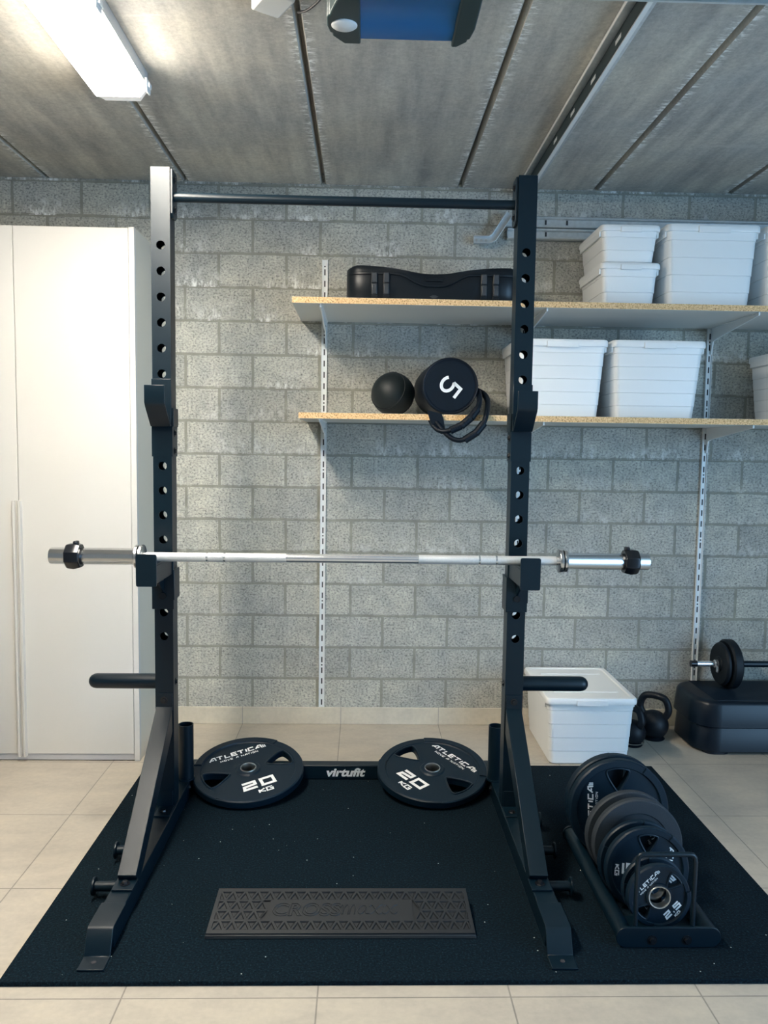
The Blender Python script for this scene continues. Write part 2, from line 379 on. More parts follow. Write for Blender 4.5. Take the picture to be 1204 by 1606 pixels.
# ------------------------------------------------------------------ ceiling fittings
t = thing('ceiling_lamp', 'long white batten lamp, lit, fixed to the concrete ceiling', 'lamp', (.082, -1.7, CH))
LY0, LY1 = -2.5, -.985
def lring(y, s): return [(.082 + (px) * s, y, CH + pz * (1 if s == 1 else .9)) for px, pz in ((-.086, -.05), (-.084, -.066), (-.066, -.088), (.066, -.088), (.084, -.066), (.086, -.05))]
MB().loft([lring(LY0, 1), lring(LY1 - .05, 1)]).build('diffuser', 'diffuser', t)
MB().loft([lring(LY1 - .05, 1), lring(LY1 - .02, .97), lring(LY1, .82)]).build('end_cap', 'clear_end', t)
b = MB(); b.box(.0, .164, LY0, LY1 - .015, CH - .05, CH - .0); b.build('housing', 'lamp_base', t, bev=.004)
for y in (-1.03, -1.48):
    b = MB(); b.box(.166, .174, y - .022, y + .022, CH - .072, CH - .035); b.box(.172, .180, y - .012, y + .012, CH - .06, CH - .045); b.build('clip', 'clip', t, bev=.002)

t = thing('garage_door_opener', 'blue and black garage door motor hanging under the ceiling', 'door opener', (.92, -1.8, CH))
zb = 2.255
hp = [(-1.585, zb + .012), (-1.592, zb), (-1.655, zb - .004), (-1.665, zb + .001), (-1.75, zb + .004), (-1.762, zb - .003), (-1.83, zb + .002), (-1.842, zb + .02), (-2.08, zb + .03), (-2.08, zb + .13), (-1.60, zb + .13), (-1.585, zb + .10)]
MB().prism(hp, lambda p: (.826, p[0], p[1]), lambda p: (1.052, p[0], p[1])).build('housing', 'blue', t, bev=.003)
def plan(b, pts, z0, z1): return b.prism(pts, lambda p: (p[0], p[1], z0), lambda p: (p[0], p[1], z1))
cap = plan(MB(), [(.829, -1.583), (.790, -1.583), (.763, -1.618), (.763, -1.63), (.757, -1.633), (.752, -1.66), (.753, -1.70), (.760, -1.705), (.763, -1.72), (.785, -1.79), (.785, -2.07), (.829, -2.07)], zb - .008, zb + .125).build('end_cap', 'dark_plastic', t, bev=.004)
plan(MB(), [(1.047, -1.58), (1.060, -1.58), (1.082, -1.605), (1.082, -1.615), (1.088, -1.618), (1.094, -1.66), (1.094, -2.07), (1.047, -2.07)], zb - .008, zb + .125).build('end_cap', 'dark_plastic', t, bev=.004)
b = MB(); b.lathe((0, 0, 0), (0, 0, -1), [(.030, 0), (.030, .002), (.026, .005), (0, .007)], 28); xf(b, Matrix.Translation((.792, -1.668, zb - .008)) @ Matrix.Diagonal((1, .85, 1, 1)))
b.build('lens', 'lens', cap)
b = MB(); b.box(.84, .87, -1.9, -1.87, zb + .12, CH); b.build('hanger', 'galv', t); b = MB(); b.box(1.0, 1.03, -1.9, -1.87, zb + .12, CH); b.build('hanger', 'galv', t)
o = MB().tube([(.66, -1.37, CH - .003), (.665, -1.40, CH - .02), (.69, -1.43, CH - .03), (.72, -1.48, CH - .035), (.75, -1.58, CH - .06), (.80, -1.75, CH - .08), (.83, -1.85, CH - .09)], .0035, 8, smooth=2).build('cable', 'cable')
tag(o, 'thin black cable from the ceiling joint to the blue motor', 'cable')
b = MB(); b.box(-.05, .05, -.04, .04, -.03, 0); xf(b, Matrix.Translation((.603, -1.445, CH)) @ Matrix.Rotation(math.radians(-58), 4, 'Z'))
o = b.build('junction_box', 'plastic_white', bev=.006); tag(o, 'white box on the ceiling left of the blue motor, mostly above the frame', 'junction box')

def channel(b, along, p0, p1, c, z, w_, h_, slots, dark):
    """open-bottomed strut channel; along 'x' or 'y'"""
    def P(u, v, zz): return (v, u, zz) if along == 'y' else (u, v, zz)
    prof = [(-w_ / 2, -h_), (-w_ / 2, 0), (w_ / 2, 0), (w_ / 2, -h_), (w_ / 2 - .007, -h_), (w_ / 2 - .007, -h_ + .002), (w_ / 2 - .002, -h_ + .002), (w_ / 2 - .002, -.002), (-w_ / 2 + .002, -.002), (-w_ / 2 + .002, -h_ + .002), (-w_ / 2 + .005, -h_ + .002), (-w_ / 2 + .005, -h_)]
    b.prism(prof, lambda p: P(p0, c + p[0], z + p[1]), lambda p: P(p1, c + p[0], z + p[1]))
t = thing('ceiling_track', 'galvanised channel running along the ceiling above the right upright', 'metal track', (1.535, -1, CH))
zt_ = CH - .0006
b = MB(); b.box(1.503, 1.537, -2.6, -.012, zt_ - .003, zt_); b.box(1.533, 1.537, -2.6, -.012, zt_ - .046, zt_ - .003); b.box(1.533, 1.546, -2.6, -.012, zt_ - .049, zt_ - .046); b.build('angle', 'galv', t)
MB().box(1.503, 1.5055, -2.6, -.012, zt_ - .012, zt_ - .003).build('left_lip_highlight', 'white_metal', t)  # flange edge coloured white, a highlight painted along the galvanised lip
MB().box(1.5325, 1.5455, -2.6, -.012, zt_ - .051, zt_ - .049).build('lower_lip_highlight', 'white_metal', t)  # bright strip laid under the lip as its painted highlight
MB().box(1.5318, 1.5329, -2.6, -.012, zt_ - .0455, zt_ - .0035).build('web_reflection', 'track_web_reflection', t)  # thin dark liner carrying the painted reflection of the angle's upright face
MB().box(1.545, 1.585, -2.6, -.012, zt_ - .003, zt_).build('flange', 'galv', t)
for k in range(9):
    y = -.62 - k * .235
    MB().box(1.5312, 1.5317, y - .024, y + .024, zt_ - .031, zt_ - .019).build('slot', 'white_metal', t)
t = thing('cross_track', 'galvanised crossbar under the ceiling at the top right edge', 'metal track', (2.4, -1.55, CH))
b = MB(); channel(b, 'x', 1.28, 3.6, -1.592, CH - .030, .05, .03, 0, 0); b.build('channel', 'galv', t)
for x in (1.62, 2.3, 3.2): MB().box(x - .015, x + .015, -1.607, -1.577, CH - .031, CH).build('hanger', 'galv', t)

t = thing('wall_track', 'galvanised double track on the wall above the top shelf', 'metal track', (2.4, -.04, 2.25))
def zprof(b, x0, x1, z0, z1):                                # shallow C-section seen from the front
    p = [(-.004, z0), (-.03, z0), (-.034, z0 + .004), (-.034, z0 + .010), (-.020, z0 + .013), (-.020, z1 - .013), (-.034, z1 - .010), (-.034, z1 - .004), (-.03, z1), (-.004, z1)]
    b.prism(p, lambda q: (x0, q[0], q[1]), lambda q: (x1, q[0], q[1]))
b = MB(); zprof(b, 1.46, 3.6, 2.263, 2.311); u_ = b.build('upper_rail', 'galv', t)
b = MB(); zprof(b, 1.47, 3.6, 2.212, 2.259); l_ = b.build('lower_rail', 'galv', t)
for x, z0, z1, q in ((1.64, 2.277, 2.297, u_), (1.735, 2.277, 2.297, u_), (1.642, 2.226, 2.245, l_)):
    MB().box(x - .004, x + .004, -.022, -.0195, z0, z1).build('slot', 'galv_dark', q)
b = MB()
pth = [(1.318, 2.198), (1.385, 2.198), (1.405, 2.208), (1.475, 2.315)]
nn = [(0, 1), (-.2, .98), (-.55, .83), (-.83, .56)]
def strip(off0, off1, y0, y1):
    poly = [(p[0] + n[0] * off1, p[1] + n[1] * off1) for p, n in zip(pth, nn)] + [(p[0] + n[0] * off0, p[1] + n[1] * off0) for p, n in reversed(list(zip(pth, nn)))]
    b.prism(poly, lambda p: (p[0], y0, p[1]), lambda p: (p[0], y1, p[1]))
strip(-.017, .017, -.046, -.042); strip(.013, .017, -.062, -.042); strip(-.017, -.013, -.062, -.042)
br = b.build('end_bracket', 'galv', t, bev=.001)
MB().box(1.44, 1.47, -.044, 0, 2.27, 2.30).build('standoff', 'galv', t)
for x in (2.0, 2.9): MB().box(x, x + .03, -.01, 0, 2.2, 2.32).build('standoff', 'galv', t)
for x in (1.331, 1.352, 1.373): MB().cyl((x, -.0475, 2.198), (x, -.0455, 2.198), .0055, n=14).build('rivet', 'steel', br)

# ------------------------------------------------------------------ wall shelving
RX = (.666, 1.558, 2.405); UZ, LZ = 1.840, 1.394
for k, (x, lb) in enumerate(zip(RX, ('slotted white rail on the wall, left one, reaching nearly to the skirting', 'slotted white rail hidden mostly behind the right upright of the rack', 'slotted white rail on the wall, right one, behind the black step'))):
    t = thing('shelf_rail', lb, 'shelf rail', (x, 0, .08), 'slotted rails of the wall shelving')
    b = MB(); b.box(x - .0115, x + .0115, -.0075, 0, .081, 2.109); b.box(x - .0125, x - .0105, -.0135, 0, .081, 2.109); b.box(x + .0105, x + .0125, -.0135, 0, .081, 2.109)
    b.build('rail_body', 'white_metal', t)
    b = MB(); z = .105; i = 0
    while z < 2.10:
        b.box(x - .0028, x + .0028, -.0082, -.0074, z - .013, z + .013)
        if i % 6 == 3: b.cyl((x, -.0082, z + .025), (x, -.0074, z + .025), .0035, n=10)
        z += .05; i += 1
    sl = b.build('slots', 'slot', t); sl['kind'] = 'stuff'
def bracket(x, z, dp, lab):
    t = thing('shelf_bracket', lab, 'shelf bracket', (x, 0, z), 'white steel shelf brackets')
    pl = [(-.006, z), (-.006, z - .115), (-.016, z - .115), (-.03, z - .060), (-.07, z - .052), (-dp + .02, z - .014), (-dp, z - .012), (-dp, z + .008), (-dp + .004, z + .008), (-dp + .004, z)]
    MB().prism(pl, lambda p: (x - .003 + .006, p[0], p[1]), lambda p: (x + .003 + .006, p[0], p[1])).build('blade', 'white_metal', t, bev=.0008)
    b = MB(); b.box(x - .003, x + .015, -dp + .03, -.006, z - .003, z); b.build('top_flange', 'white_metal', t)
    b = MB(); b.box(x + .0092, x + .0098, -.072, -.055, z - .032, z - .028); b.box(x + .0092, x + .0098, -.092, -.084, z - .033, z - .027); b.build('stamp_mark', 'slot', t)
for x, nm in zip(RX, ('left', 'middle', 'right')):
    bracket(x, UZ, .435, {'left': 'white bracket under the left end of the upper shelf', 'middle': 'white bracket under the upper shelf beside the right upright', 'right': 'white bracket under the upper shelf at the right wall rail'}[nm])
    bracket(x, LZ, .435, {'left': 'white bracket under the left end of the lower shelf', 'middle': 'white bracket under the lower shelf beside the right upright', 'right': 'white bracket under the lower shelf at the right wall rail'}[nm])
for z, x0, lb in ((UZ, .562, 'upper chipboard shelf with white faces, carrying the black case'), (LZ, .590, 'lower chipboard shelf with white faces, carrying the black balls and bag')):
    t = thing('wall_shelf', lb, 'shelf', (2, -.22, z), 'chipboard wall shelves')
    MB().box(x0, 3.6, -.45, -.004, z + .0005, z + .0235).build('core', 'chip', t)
    b = MB(); b.box(x0 + .0002, 3.6, -.4495, -.004, z, z + .0008); b.box(x0 + .0002, 3.6, -.4495, -.004, z + .0232, z + .0238); b.build('melamine_face', 'board_white', t)
UT, LT = UZ + .024, LZ + .024

# ------------------------------------------------------------------ storage boxes
def storage_box(lab, x0, x1, yb, yf, z, h, lidh=.026, ridges=4, taper=.03, grp='white lidded storage boxes'):
    cx, cy = (x0 + x1) / 2, (yb + yf) / 2; W, D = x1 - x0, yb - yf
    t = thing('storage_box', lab, 'storage box', (cx, cy, z), grp)
    rings = []; zl = h - lidh + .004
    def ring(zz, inset): return [(p[0], p[1], z + zz) for p in rrect(W / 2 - inset, D / 2 - inset, .022, 5, cx, cy)]
    rings += [ring(0, taper + .006), ring(.006, taper)]
    for k in range(1, ridges + 1):
        f = k / (ridges + .55); zz = zl * f; tp = taper - (taper - .010) * f
        rings += [ring(zz - .0016, tp + .0004), ring(zz - .0006, tp + .0022), ring(zz + .0006, tp + .0002 - .0012)]
    rings += [ring(zl, .009)]
    MB().loft(rings).build('tub', 'plastic_white', t)
    b = MB()
    lr = [ring(h - lidh, .0015), ring(h - lidh + .006, .0), ring(h - .006, .001), ring(h - .001, .004), ring(h, .008), ring(h, .020), ring(h - .005, .024)]
    b.loft(lr); ld = b.build('lid', 'plastic_white', t)
    for sx in (-1, 1):
        xx = cx + sx * (W / 2 - .0055)
        b = MB(); b.box(xx - .0035, xx + .0035, cy - D * .42, cy + D * .42, z + h - lidh - .020, z + h - lidh + .004)
        b.build('side_flap', 'plastic_white', ld, bev=.002)
    b = MB(); b.box(cx - W * .17, cx + W * .17, yf - .004, yf + .006, z + h - lidh - .005, z + h - .008); b.build('clip', 'plastic_white', ld, bev=.002)
    b = MB()
    for k in (-.28, .28): b.box(cx - W * .36, cx + W * .36, cy + D * k - .002, cy + D * k + .002, z + h - .0052, z + h - .0022)
    b.box(cx - W * .36, cx - W * .36 + .004, cy - D * .28, cy + D * .28, z + h - .0052, z + h - .0022)
    b.build('lid_rib', 'plastic_white', ld)
    return t
storage_box('small white lidded box at the bottom of the stack of two on the upper shelf', 1.792, 2.040, -.02, -.36, UT, .178, .024, 2, .022)
storage_box('small white lidded box on top of another small box on the upper shelf', 1.787, 2.034, -.02, -.36, UT + .1795, .147, .024, 2, .022)
storage_box('large white lidded box on the upper shelf, beside the stack of two', 2.052, 2.438, -.02, -.37, UT, .332, .028, 4, .028)
storage_box('white lidded box at the right edge of the upper shelf, mostly out of frame', 2.462, 2.846, -.015, -.36, UT, .335, .028, 4, .028)
storage_box('white lidded box on the lower shelf, partly behind the right upright', 1.458, 1.836, -.01, -.37, LT, .314, .028, 5, .030)
storage_box('white lidded box on the lower shelf, in front of the right wall rail', 1.852, 2.238, -.02, -.37, LT, .315, .028, 5, .032)
storage_box('white lidded box at the right end of the lower shelf, cut off by the frame', 2.572, 2.96, -.02, -.37, LT, .292, .028, 5, .030)
storage_box('white lidded box standing on the floor beside the kettlebells', 1.598, 1.972, -.025, -.488, 0, .284, .026, 4, .026)

# ------------------------------------------------------------------ case on the upper shelf
t = thing('hard_case', 'black moulded hard case with latches lying on the upper shelf', 'case', (1.122, -.2, UT))
HX, HD, CY = .352, .155, -.205
def top_z(u): return .150 - .030 * math.exp(-(u / .46) ** 2) - .012 * max(0, abs(u) - .9) / .1
def seam_z(u): return .112 - .047 * math.exp(-(u / .30) ** 4 * .9 - (u / .42) ** 2 * .5)
def half(u):
    r = .07; d = abs(u) * HX - (HX - r)
    return HD - (r - math.sqrt(max(0, r * r - d * d)) if d > 0 else 0)
us = [-1, -.985, -.96, -.92, -.88, -.82, -.74, -.66, -.56, -.48, -.4, -.32, -.26, -.2, -.12, 0]; us = us + [-u for u in reversed(us[:-1])]
def sect(u, z0, z1, g0, g1):
    hd = half(u); pts = []
    for k, (dy, dz) in enumerate(((g0, 0), (0, min(.012, (z1 - z0) * .3)), (0, (z1 - z0) * .72), (g1 * .25, (z1 - z0) * .92), (g1, (z1 - z0)))):
        pts.append((-hd + dy, z0 + dz))
    full = pts + [(-p[0], p[1]) for p in reversed(pts)]
    return [(1.122 + u * HX, CY + p[0], UT + p[1]) for p in full]
b = MB(); b.loft([sect(u, 0, seam_z(u), .012 + .045 * max(0, 1 - (u / .44) ** 2), .003) for u in us]); sh = b.build('lower_shell', 'case', t, ang=50)
b = MB(); b.loft([sect(u, seam_z(u) + .003, top_z(u), -.003, .030) for u in us]); ld = b.build('lid', 'case', t, ang=50)
b = MB(); b.loft([[(1.122 + u * HX * .999, CY - half(u) - .004 + (.012 if 0 else 0), UT + seam_z(u) + 0.0015 + dz) for dz in (-.003, .003)] + [(1.122 + u * HX * .999, CY - half(u) + .02, UT + seam_z(u) + .0015 + dz) for dz in (.003, -.003)] for u in us]); b.build('seam_lip', 'case', t)
MB().tube([(1.122 - .055, CY - HD + .018, UT + .028), (1.122, CY - HD + .012, UT + .026), (1.122 + .055, CY - HD + .018, UT + .028)], .014, 14).build('handle', 'latch', sh)
MB().tube([(1.122 - .035, CY - HD - .002, UT + .092), (1.122 + .035, CY - HD - .002, UT + .092)], .007, 12).build('grip', 'case', ld)
for x in (.882, .930, 1.322, 1.370):
    yy = CY - HD
    b = MB(); b.box(x - .011, x + .011, yy - .012, yy, UT + .077, UT + .116); b.build('latch', 'latch', t, bev=.003)
    b = MB(); b.box(x - .011, x + .011, yy - .014, yy, UT + .030, UT + .073); b.build('latch', 'latch', t, bev=.004)
    b = MB(); b.box(x - .013, x + .013, yy - .006, yy, UT + .018, UT + .12); b.build('latch_plate', 'case', t, bev=.002)

# ------------------------------------------------------------------ medicine ball and power bag
b = MB(); R_ = .0915; ct = Vector((.968, -.22, LT + R_)); n1, n2 = 48, 28
ax = Vector((-.55, -.75, .35)).normalized(); rings = []
for i in range(1, n2):
    th = PI * i / n2; r = R_ * math.sin(th); h = R_ * math.cos(th)
    for g_ in (PI * .36, PI * .64):
        if abs(th - g_) < PI / n2 * .6: r *= .985; h *= .985
    rings.append((r, h + R_))
b.lathe(ct - ax * R_, ax, rings, n1)
t = thing('medicine_ball', 'black rubber medicine ball on the lower shelf beside the bag', 'medicine ball', (ct.x, ct.y, LT))
b.build('ball_skin', 'ball', t, ang=80)
b = MB()
for k in (-1, 1):
    u, w = b.frame(ax); b.tube([ct + ax * (R_ * .42 * k) + (u * math.cos(a) + w * math.sin(a)) * R_ * .905 for a in [2 * PI * i / 48 for i in range(48)]], .0022, 6, closed=True)
u, w = b.frame(ax); v3 = u.cross(Vector((0, 0, 1)))
b.build('groove_band', 'case', t)

bc = Vector((1.187, -.435, LT + .1125)); bd = Vector((-.012, .39, .004))
t = thing('power_bag', 'black cylindrical power bag with white number 5 on the lower shelf', 'power bag', (1.187, -.25, LT))
Ln = bd.length
b = MB(); b.lathe(bc, bd, [(.0, 0.002), (.100, .002), (.108, .0), (.112, .004), (.1118, .012), (.1125, .02), (.113, .1), (.113, .3), (.1115, Ln - .03), (.104, Ln), (0, Ln)], 56); body = b.build('bag_body', 'bag', t)
MB().lathe(bc, -bd, [(.0, .0), (.098, .0), (.101, -.003), (.104, -.003)][:3], 56).build('end_cap', 'bag', t)
u, w = MB().frame(bd)
MB().tube([bc + (u * math.cos(2 * PI * i / 64) + w * math.sin(2 * PI * i / 64)) * .107 for i in range(64)], .0028, 8, closed=True).build('seam_piping', 'bag', t)
b = MB()                                                    # bold 5, turned on its side
S5 = .046
fr = Matrix.Rotation(math.radians(-127), 2)
f5 = lambda p: (lambda q: (bc.x + q.x + .001, bc.y - .0025, bc.z + q.y - .002))(fr @ Vector((p[0], p[1])))
arc = [(math.cos(a) * .62 * S5, -.32 * S5 + math.sin(a) * .50 * S5) for a in [math.radians(x) for x in range(125, -150, -15)]]
b.ribbon([(.60 * S5, .82 * S5), (-.36 * S5, .82 * S5), (-.42 * S5, .02 * S5)] , .27 * S5, f5)
b.ribbon([(-.40 * S5, .1 * S5)] + [(p[0] * 1., p[1]) for p in arc], .27 * S5, f5)
b.build('number', 'print', t)
def pxp(cx, cy, y):                                          # bag-handle sketch points, metres around the cap
    return (bc.x + (cx - 710) / 5.235 * .002545, y, bc.z - (cy - 345) / 5.235 * .002545)
h1 = [pxp(540, 585, -.42), pxp(585, 690, -.462), pxp(645, 718, -.475), pxp(715, 705, -.485), pxp(800, 665, -.485), pxp(875, 600, -.482), pxp(930, 525, -.470), pxp(955, 455, -.44), pxp(950, 385, -.40)]
MB().tube(h1, .0125, 12, smooth=2, flat=.8).build('strap', 'bag', t)
hh = [Vector(p) for p in h1[3:7]]
b = MB()
for k in range(3):
    for j in range(5):
        p = hh[k].lerp(hh[k + 1], j / 5); d = (hh[k + 1] - hh[k]).normalized(); b.cyl(p - d * .0045, p + d * .0045, .0155, n=14)
b.build('grip', 'bag', t)
h2 = [pxp(600, 640, -.455), pxp(680, 745, -.478), pxp(755, 790, -.488), pxp(830, 778, -.492), pxp(915, 722, -.492), pxp(980, 640, -.485), pxp(1003, 560, -.47), pxp(1030, 470, -.42), pxp(1015, 400, -.37), pxp(960, 365, -.34)]
MB().tube(h2, .0125, 12, smooth=2, flat=.8).build('strap', 'bag', t)
hh = [Vector(p) for p in h2[3:6]]
b = MB()
for k in range(2):
    for j in range(6):
        p = hh[k].lerp(hh[k + 1], j / 6); d = (hh[k + 1] - hh[k]).normalized(); b.cyl(p - d * .0045, p + d * .0045, .0155, n=14)
b.build('grip', 'bag', t)
pl = [(520, 545), (548, 640), (580, 700), (640, 738), (700, 735), (668, 690), (655, 615), (640, 575)]
MB().prism(pl, lambda p: pxp(p[0], p[1], -.463), lambda p: pxp(p[0], p[1], -.456)).build('webbing', 'bag', t)

# ------------------------------------------------------------------ gym mat
MATX0, MATX1, MATY0, MATY1, MT = 0., 2.03, -1.778, -.503, .012
o = MB().box(MATX0, MATX1, MATY0, MATY1, 0, MT).build('gym_mat', 'mat', bev=.002); tag(o, 'large black speckled rubber mat on the tiled floor under the rack', 'gym mat')

# ------------------------------------------------------------------ squat rack
t = rack = thing('squat_rack', 'tall black squat rack standing on the rubber mat', 'squat rack', (.78, -1.1, MT))
UXL, UXR = .198, 1.361; YF, YB = -1.0, -.938; HW = .030
HZ = [1.912 - .0806 * k for k in range(7)] + [1.2138 - .0801 * k for k in range(8)]
def upright(x):
    b = MB(); top, bot = 2.152, .074; hr = .0138; NH = 20
    holes = [z for z in HZ]
    def wall(y, sgn):
        prev = bot
        def quad(z0, z1): b.face([b.v((x - HW, y, z0)), b.v((x + HW, y, z0)), b.v((x + HW, y, z1)), b.v((x - HW, y, z1))])
        for z in reversed(holes):
            c0, c1 = z - .03, z + .03
            quad(prev, c0)
            ring = []; sq = []
            for k in range(NH):
                a = 2 * PI * (k + .5) / NH; ca, sa = math.cos(a), math.sin(a); m_ = max(abs(ca), abs(sa))
                ring.append(b.v((x + hr * ca, y, z + hr * sa))); sq.append(b.v((x + HW * ca / m_, y, z + .03 * sa / m_)))
            for k in range(NH):
                b.face([ring[k], ring[(k + 1) % NH], sq[(k + 1) % NH], sq[k]])
            for q in ((1, 1), (-1, 1), (-1, -1), (1, -1)):   # corner slivers
                c_ = (x + q[0] * HW, y, z + q[1] * .03)
                cand = sorted(range(NH), key=lambda k: (sq[k].co - Vector(c_)).length)[:2]
                if min((sq[k].co - Vector(c_)).length for k in cand) > 1e-5: b.face([sq[cand[0]], sq[cand[1]], b.v(c_)])
            inn = [b.v((x + hr * math.cos(2 * PI * (k + .5) / NH), y + sgn * .003, z + hr * math.sin(2 * PI * (k + .5) / NH))) for k in range(NH)]
            for k in range(NH): b.face([ring[k], ring[(k + 1) % NH], inn[(k + 1) % NH], inn[k]])
            prev = c1
        quad(prev, top)
    wall(YF, 1); wall(YB, -1)
    for xx in (x - HW, x + HW): b.face([b.v((xx, YF, bot)), b.v((xx, YB, bot)), b.v((xx, YB, top)), b.v((xx, YF, top))])
    b.face([b.v((x - HW, YF, top)), b.v((x + HW, YF, top)), b.v((x + HW, YB, top)), b.v((x - HW, YB, top))])
    bmesh.ops.remove_doubles(b.b, verts=b.b.verts, dist=1e-5)
    return b.build('upright', 'rack', rack)
def bolt(p, d, parent, r=.008, h=.006):
    b = MB(); b.cyl(p, Vector(p) + Vector(d) * .0015, r * 1.5, n=18); b.cyl(Vector(p) + Vector(d) * .0015, Vector(p) + Vector(d) * h, r, r * .8, n=6); return b.build('bolt', 'gloss_black', parent)
def sleeve_ring(x, z0, z1, e, parent, name):
    b = MB(); o_ = HW + e
    b.loft([[(x - o_, YF - e, z), (x + o_, YF - e, z), (x + o_, YB + e, z), (x - o_, YB + e, z)] for z in (z0, z1)], False, False)
    b.loft([[(x - HW, YF - .0005, z), (x + HW, YF - .0005, z), (x + HW, YB + .0005, z), (x - HW, YB + .0005, z)] for z in (z0, z1)], False, False)
    for z in (z0, z1):
        O = [b.v(q) for q in ((x - o_, YF - e, z), (x + o_, YF - e, z), (x + o_, YB + e, z), (x - o_, YB + e, z))]
        I = [b.v(q) for q in ((x - HW, YF - .0005, z), (x + HW, YF - .0005, z), (x + HW, YB + .0005, z), (x - HW, YB + .0005, z))]
        for k in range(4): b.face([O[k], O[(k + 1) % 4], I[(k + 1) % 4], I[k]])
    bmesh.ops.remove_doubles(b.b, verts=b.b.verts, dist=1e-5)
    return b.build(name, 'rack', parent)
for x, sg in ((UXL, 1), (UXR, -1)):                          # sg: inward direction
    up = upright(x)
    sleeve_ring(x, 1.244, 1.345, .003, up, 'joint_sleeve')
    for z in (1.32, 1.262):
        bolt((x - HW - .003, -.969, z), (-1, 0, 0), up); bolt((x + HW + .003, -.969, z), (1, 0, 0), up)
    # end plate of the pull-up bar
    xi = x + sg * HW
    pl = [(-.995, 2.148), (-.943, 2.148), (-.935, 2.14), (-.935, 2.012), (-.95, 2.0), (-.985, 2.0), (-.995, 2.012)]
    ep = MB().prism(pl, lambda p: (xi + sg * .0005, p[0], p[1]), lambda p: (xi + sg * .0075, p[0], p[1])).build('end_plate', 'rack', rack, bev=.001)
    for z in (2.122, 2.028):
        bolt((xi + sg * .0075, -.966, z), (sg, 0, 0), ep); bolt((x - sg * HW, -.966, z), (-sg, 0, 0), ep)
    # outward plate horn with a rounded end
    zc = .493; b = MB(); b.lathe((x - sg * HW, -.969, zc), (-sg, 0, 0), [(.0, 0), (.025, 0), (.025, .200), (.0235, .210), (.019, .219), (.011, .225), (0, .227)], 28); b.build('plate_horn', 'rack', rack)
    bolt((x + sg * HW, -.969, zc), (sg, 0, 0), up)
    # base rail
    fx = .204 if sg == 1 else 1.357; BT = .072
    base = MB()
    prof = [(-.598, MT + .002), (-.598, BT), (-1.655, BT + .004), (-1.663, BT + .002), (-1.692, MT + .006), (-1.742, MT + .005), (-1.742, MT + .001), (-1.66, MT + .001)]
    base.prism([(-.598, MT + .001), (-.598, BT), (-1.652, BT), (-1.652, MT + .001)], lambda p: (fx - .029, p[0], p[1]), lambda p: (fx + .029, p[0], p[1]))
    base = base.build('base_rail', 'rack', rack, bev=.002)
    pl = [(-1.56, BT + .0005), (-1.56, BT + .004), (-1.660, BT + .004), (-1.668, BT - .001), (-1.693, MT + .0055), (-1.743, MT + .0055), (-1.743, MT + .0005), (-1.690, MT + .0005), (-1.653, BT - .002)]
    MB().prism(pl, lambda p: (fx - .0325, p[0], p[1]), lambda p: (fx + .0325, p[0], p[1])).build('foot_plate', 'rack', base, bev=.0012)
    MB().cyl((fx, -1.716, MT + .0054), (fx, -1.716, MT + .0062), .0062, n=18).build('screw_hole', 'slot', base)
    for y in (-1.432, -1.235, -1.035):
        b = MB(); xs = fx - sg * .029
        b.lathe((xs, y, .046), (-sg, 0, 0), [(0, 0), (.0135, 0), (.0135, .062), (.024, .064), (.025, .067), (.024, .070), (0, .070)], 22); b.build('band_peg', 'rack', base)
    # bracket at the foot of the upright
    b = MB(); b.box(fx - .026, fx + .026, -1.075, -1.0, BT, BT + .005); b.box(x - .026, x + .026, -1.005, -1.0, BT, .13); b.build('foot_bracket', 'rack', base, bev=.001)
    bolt((fx, -1.045, BT + .005), (0, 0, 1), base)
    # diagonal brace
    p0, p1 = Vector((x, YF - .004, .395)), Vector((fx + .004 * sg, -1.455, BT + .012)); d = (p1 - p0).normalized(); sx_ = Vector((1, 0, 0)); nn_ = d.cross(sx_).normalized()
    if nn_.z < 0: nn_ = -nn_
    brc = MB(); hw = .0265
    ta = [p0 + sx_ * a + Vector((0, -.0, bz)) for a, bz in ((-hw, .022), (hw, .022), (hw, -.062), (-hw, -.062))]
    brc.loft([ta, [p1 + sx_ * (a * .98) + nn_ * bz for a, bz in ((-hw, .012), (hw, .012), (hw, -.038), (-hw, -.038))]]); brc = brc.build('brace', 'rack', rack, bev=.0015)
    b = MB(); b.box(x - .0265, x + .0265, YF - .005, YF, .405, .462); b.build('brace_flange', 'rack', brc, bev=.001); bolt((x, YF - .005, .44), (0, -1, 0), brc)
    b = MB(); b.box(fx + .004 * sg - .0285, fx + .004 * sg + .0285, -1.505, -1.448, BT + .0005, BT + .0065); b.build('brace_flange', 'rack', brc, bev=.001); bolt((fx + .004 * sg, -1.476, BT + .0065), (0, 0, 1), brc, .009, .009)
    # barbell holder tube
    cx_ = fx + sg * .012
    b = MB(); b.lathe((cx_, -.775, BT), (0, 0, 1), [(.0275, 0), (.0275, .203), (.0245, .203), (.0245, .01), (.0275, 0)], 30, closed=True); b.build('bar_holder', 'rack', rack)
    MB().cyl((cx_, -.775, BT), (cx_, -.775, BT + .006), .031, n=30).build('weld_collar', 'rack', base)
    bolt((fx + sg * .029, -.80, .05), (sg, 0, 0), base)
pb = MB().cyl((UXL + HW + .007, -.969, 2.068), (UXR - HW - .007, -.969, 2.068), .0150, n=28).build('pull_up_bar', 'rack', rack)
cm = MB().box(.233, 1.328, -.645, -.598, MT + .001, .068).build('cross_member', 'rack', rack, bev=.003)
b = text_mesh('virtufit', .054, .22, .0021); xf(b, Matrix.Translation((.790, -.6457, .0395)) @ Matrix.Rotation(PI / 2, 4, 'X') @ Matrix.Diagonal((1.0, .82, 1, 1))); b.build('lettering', 'print', cm)

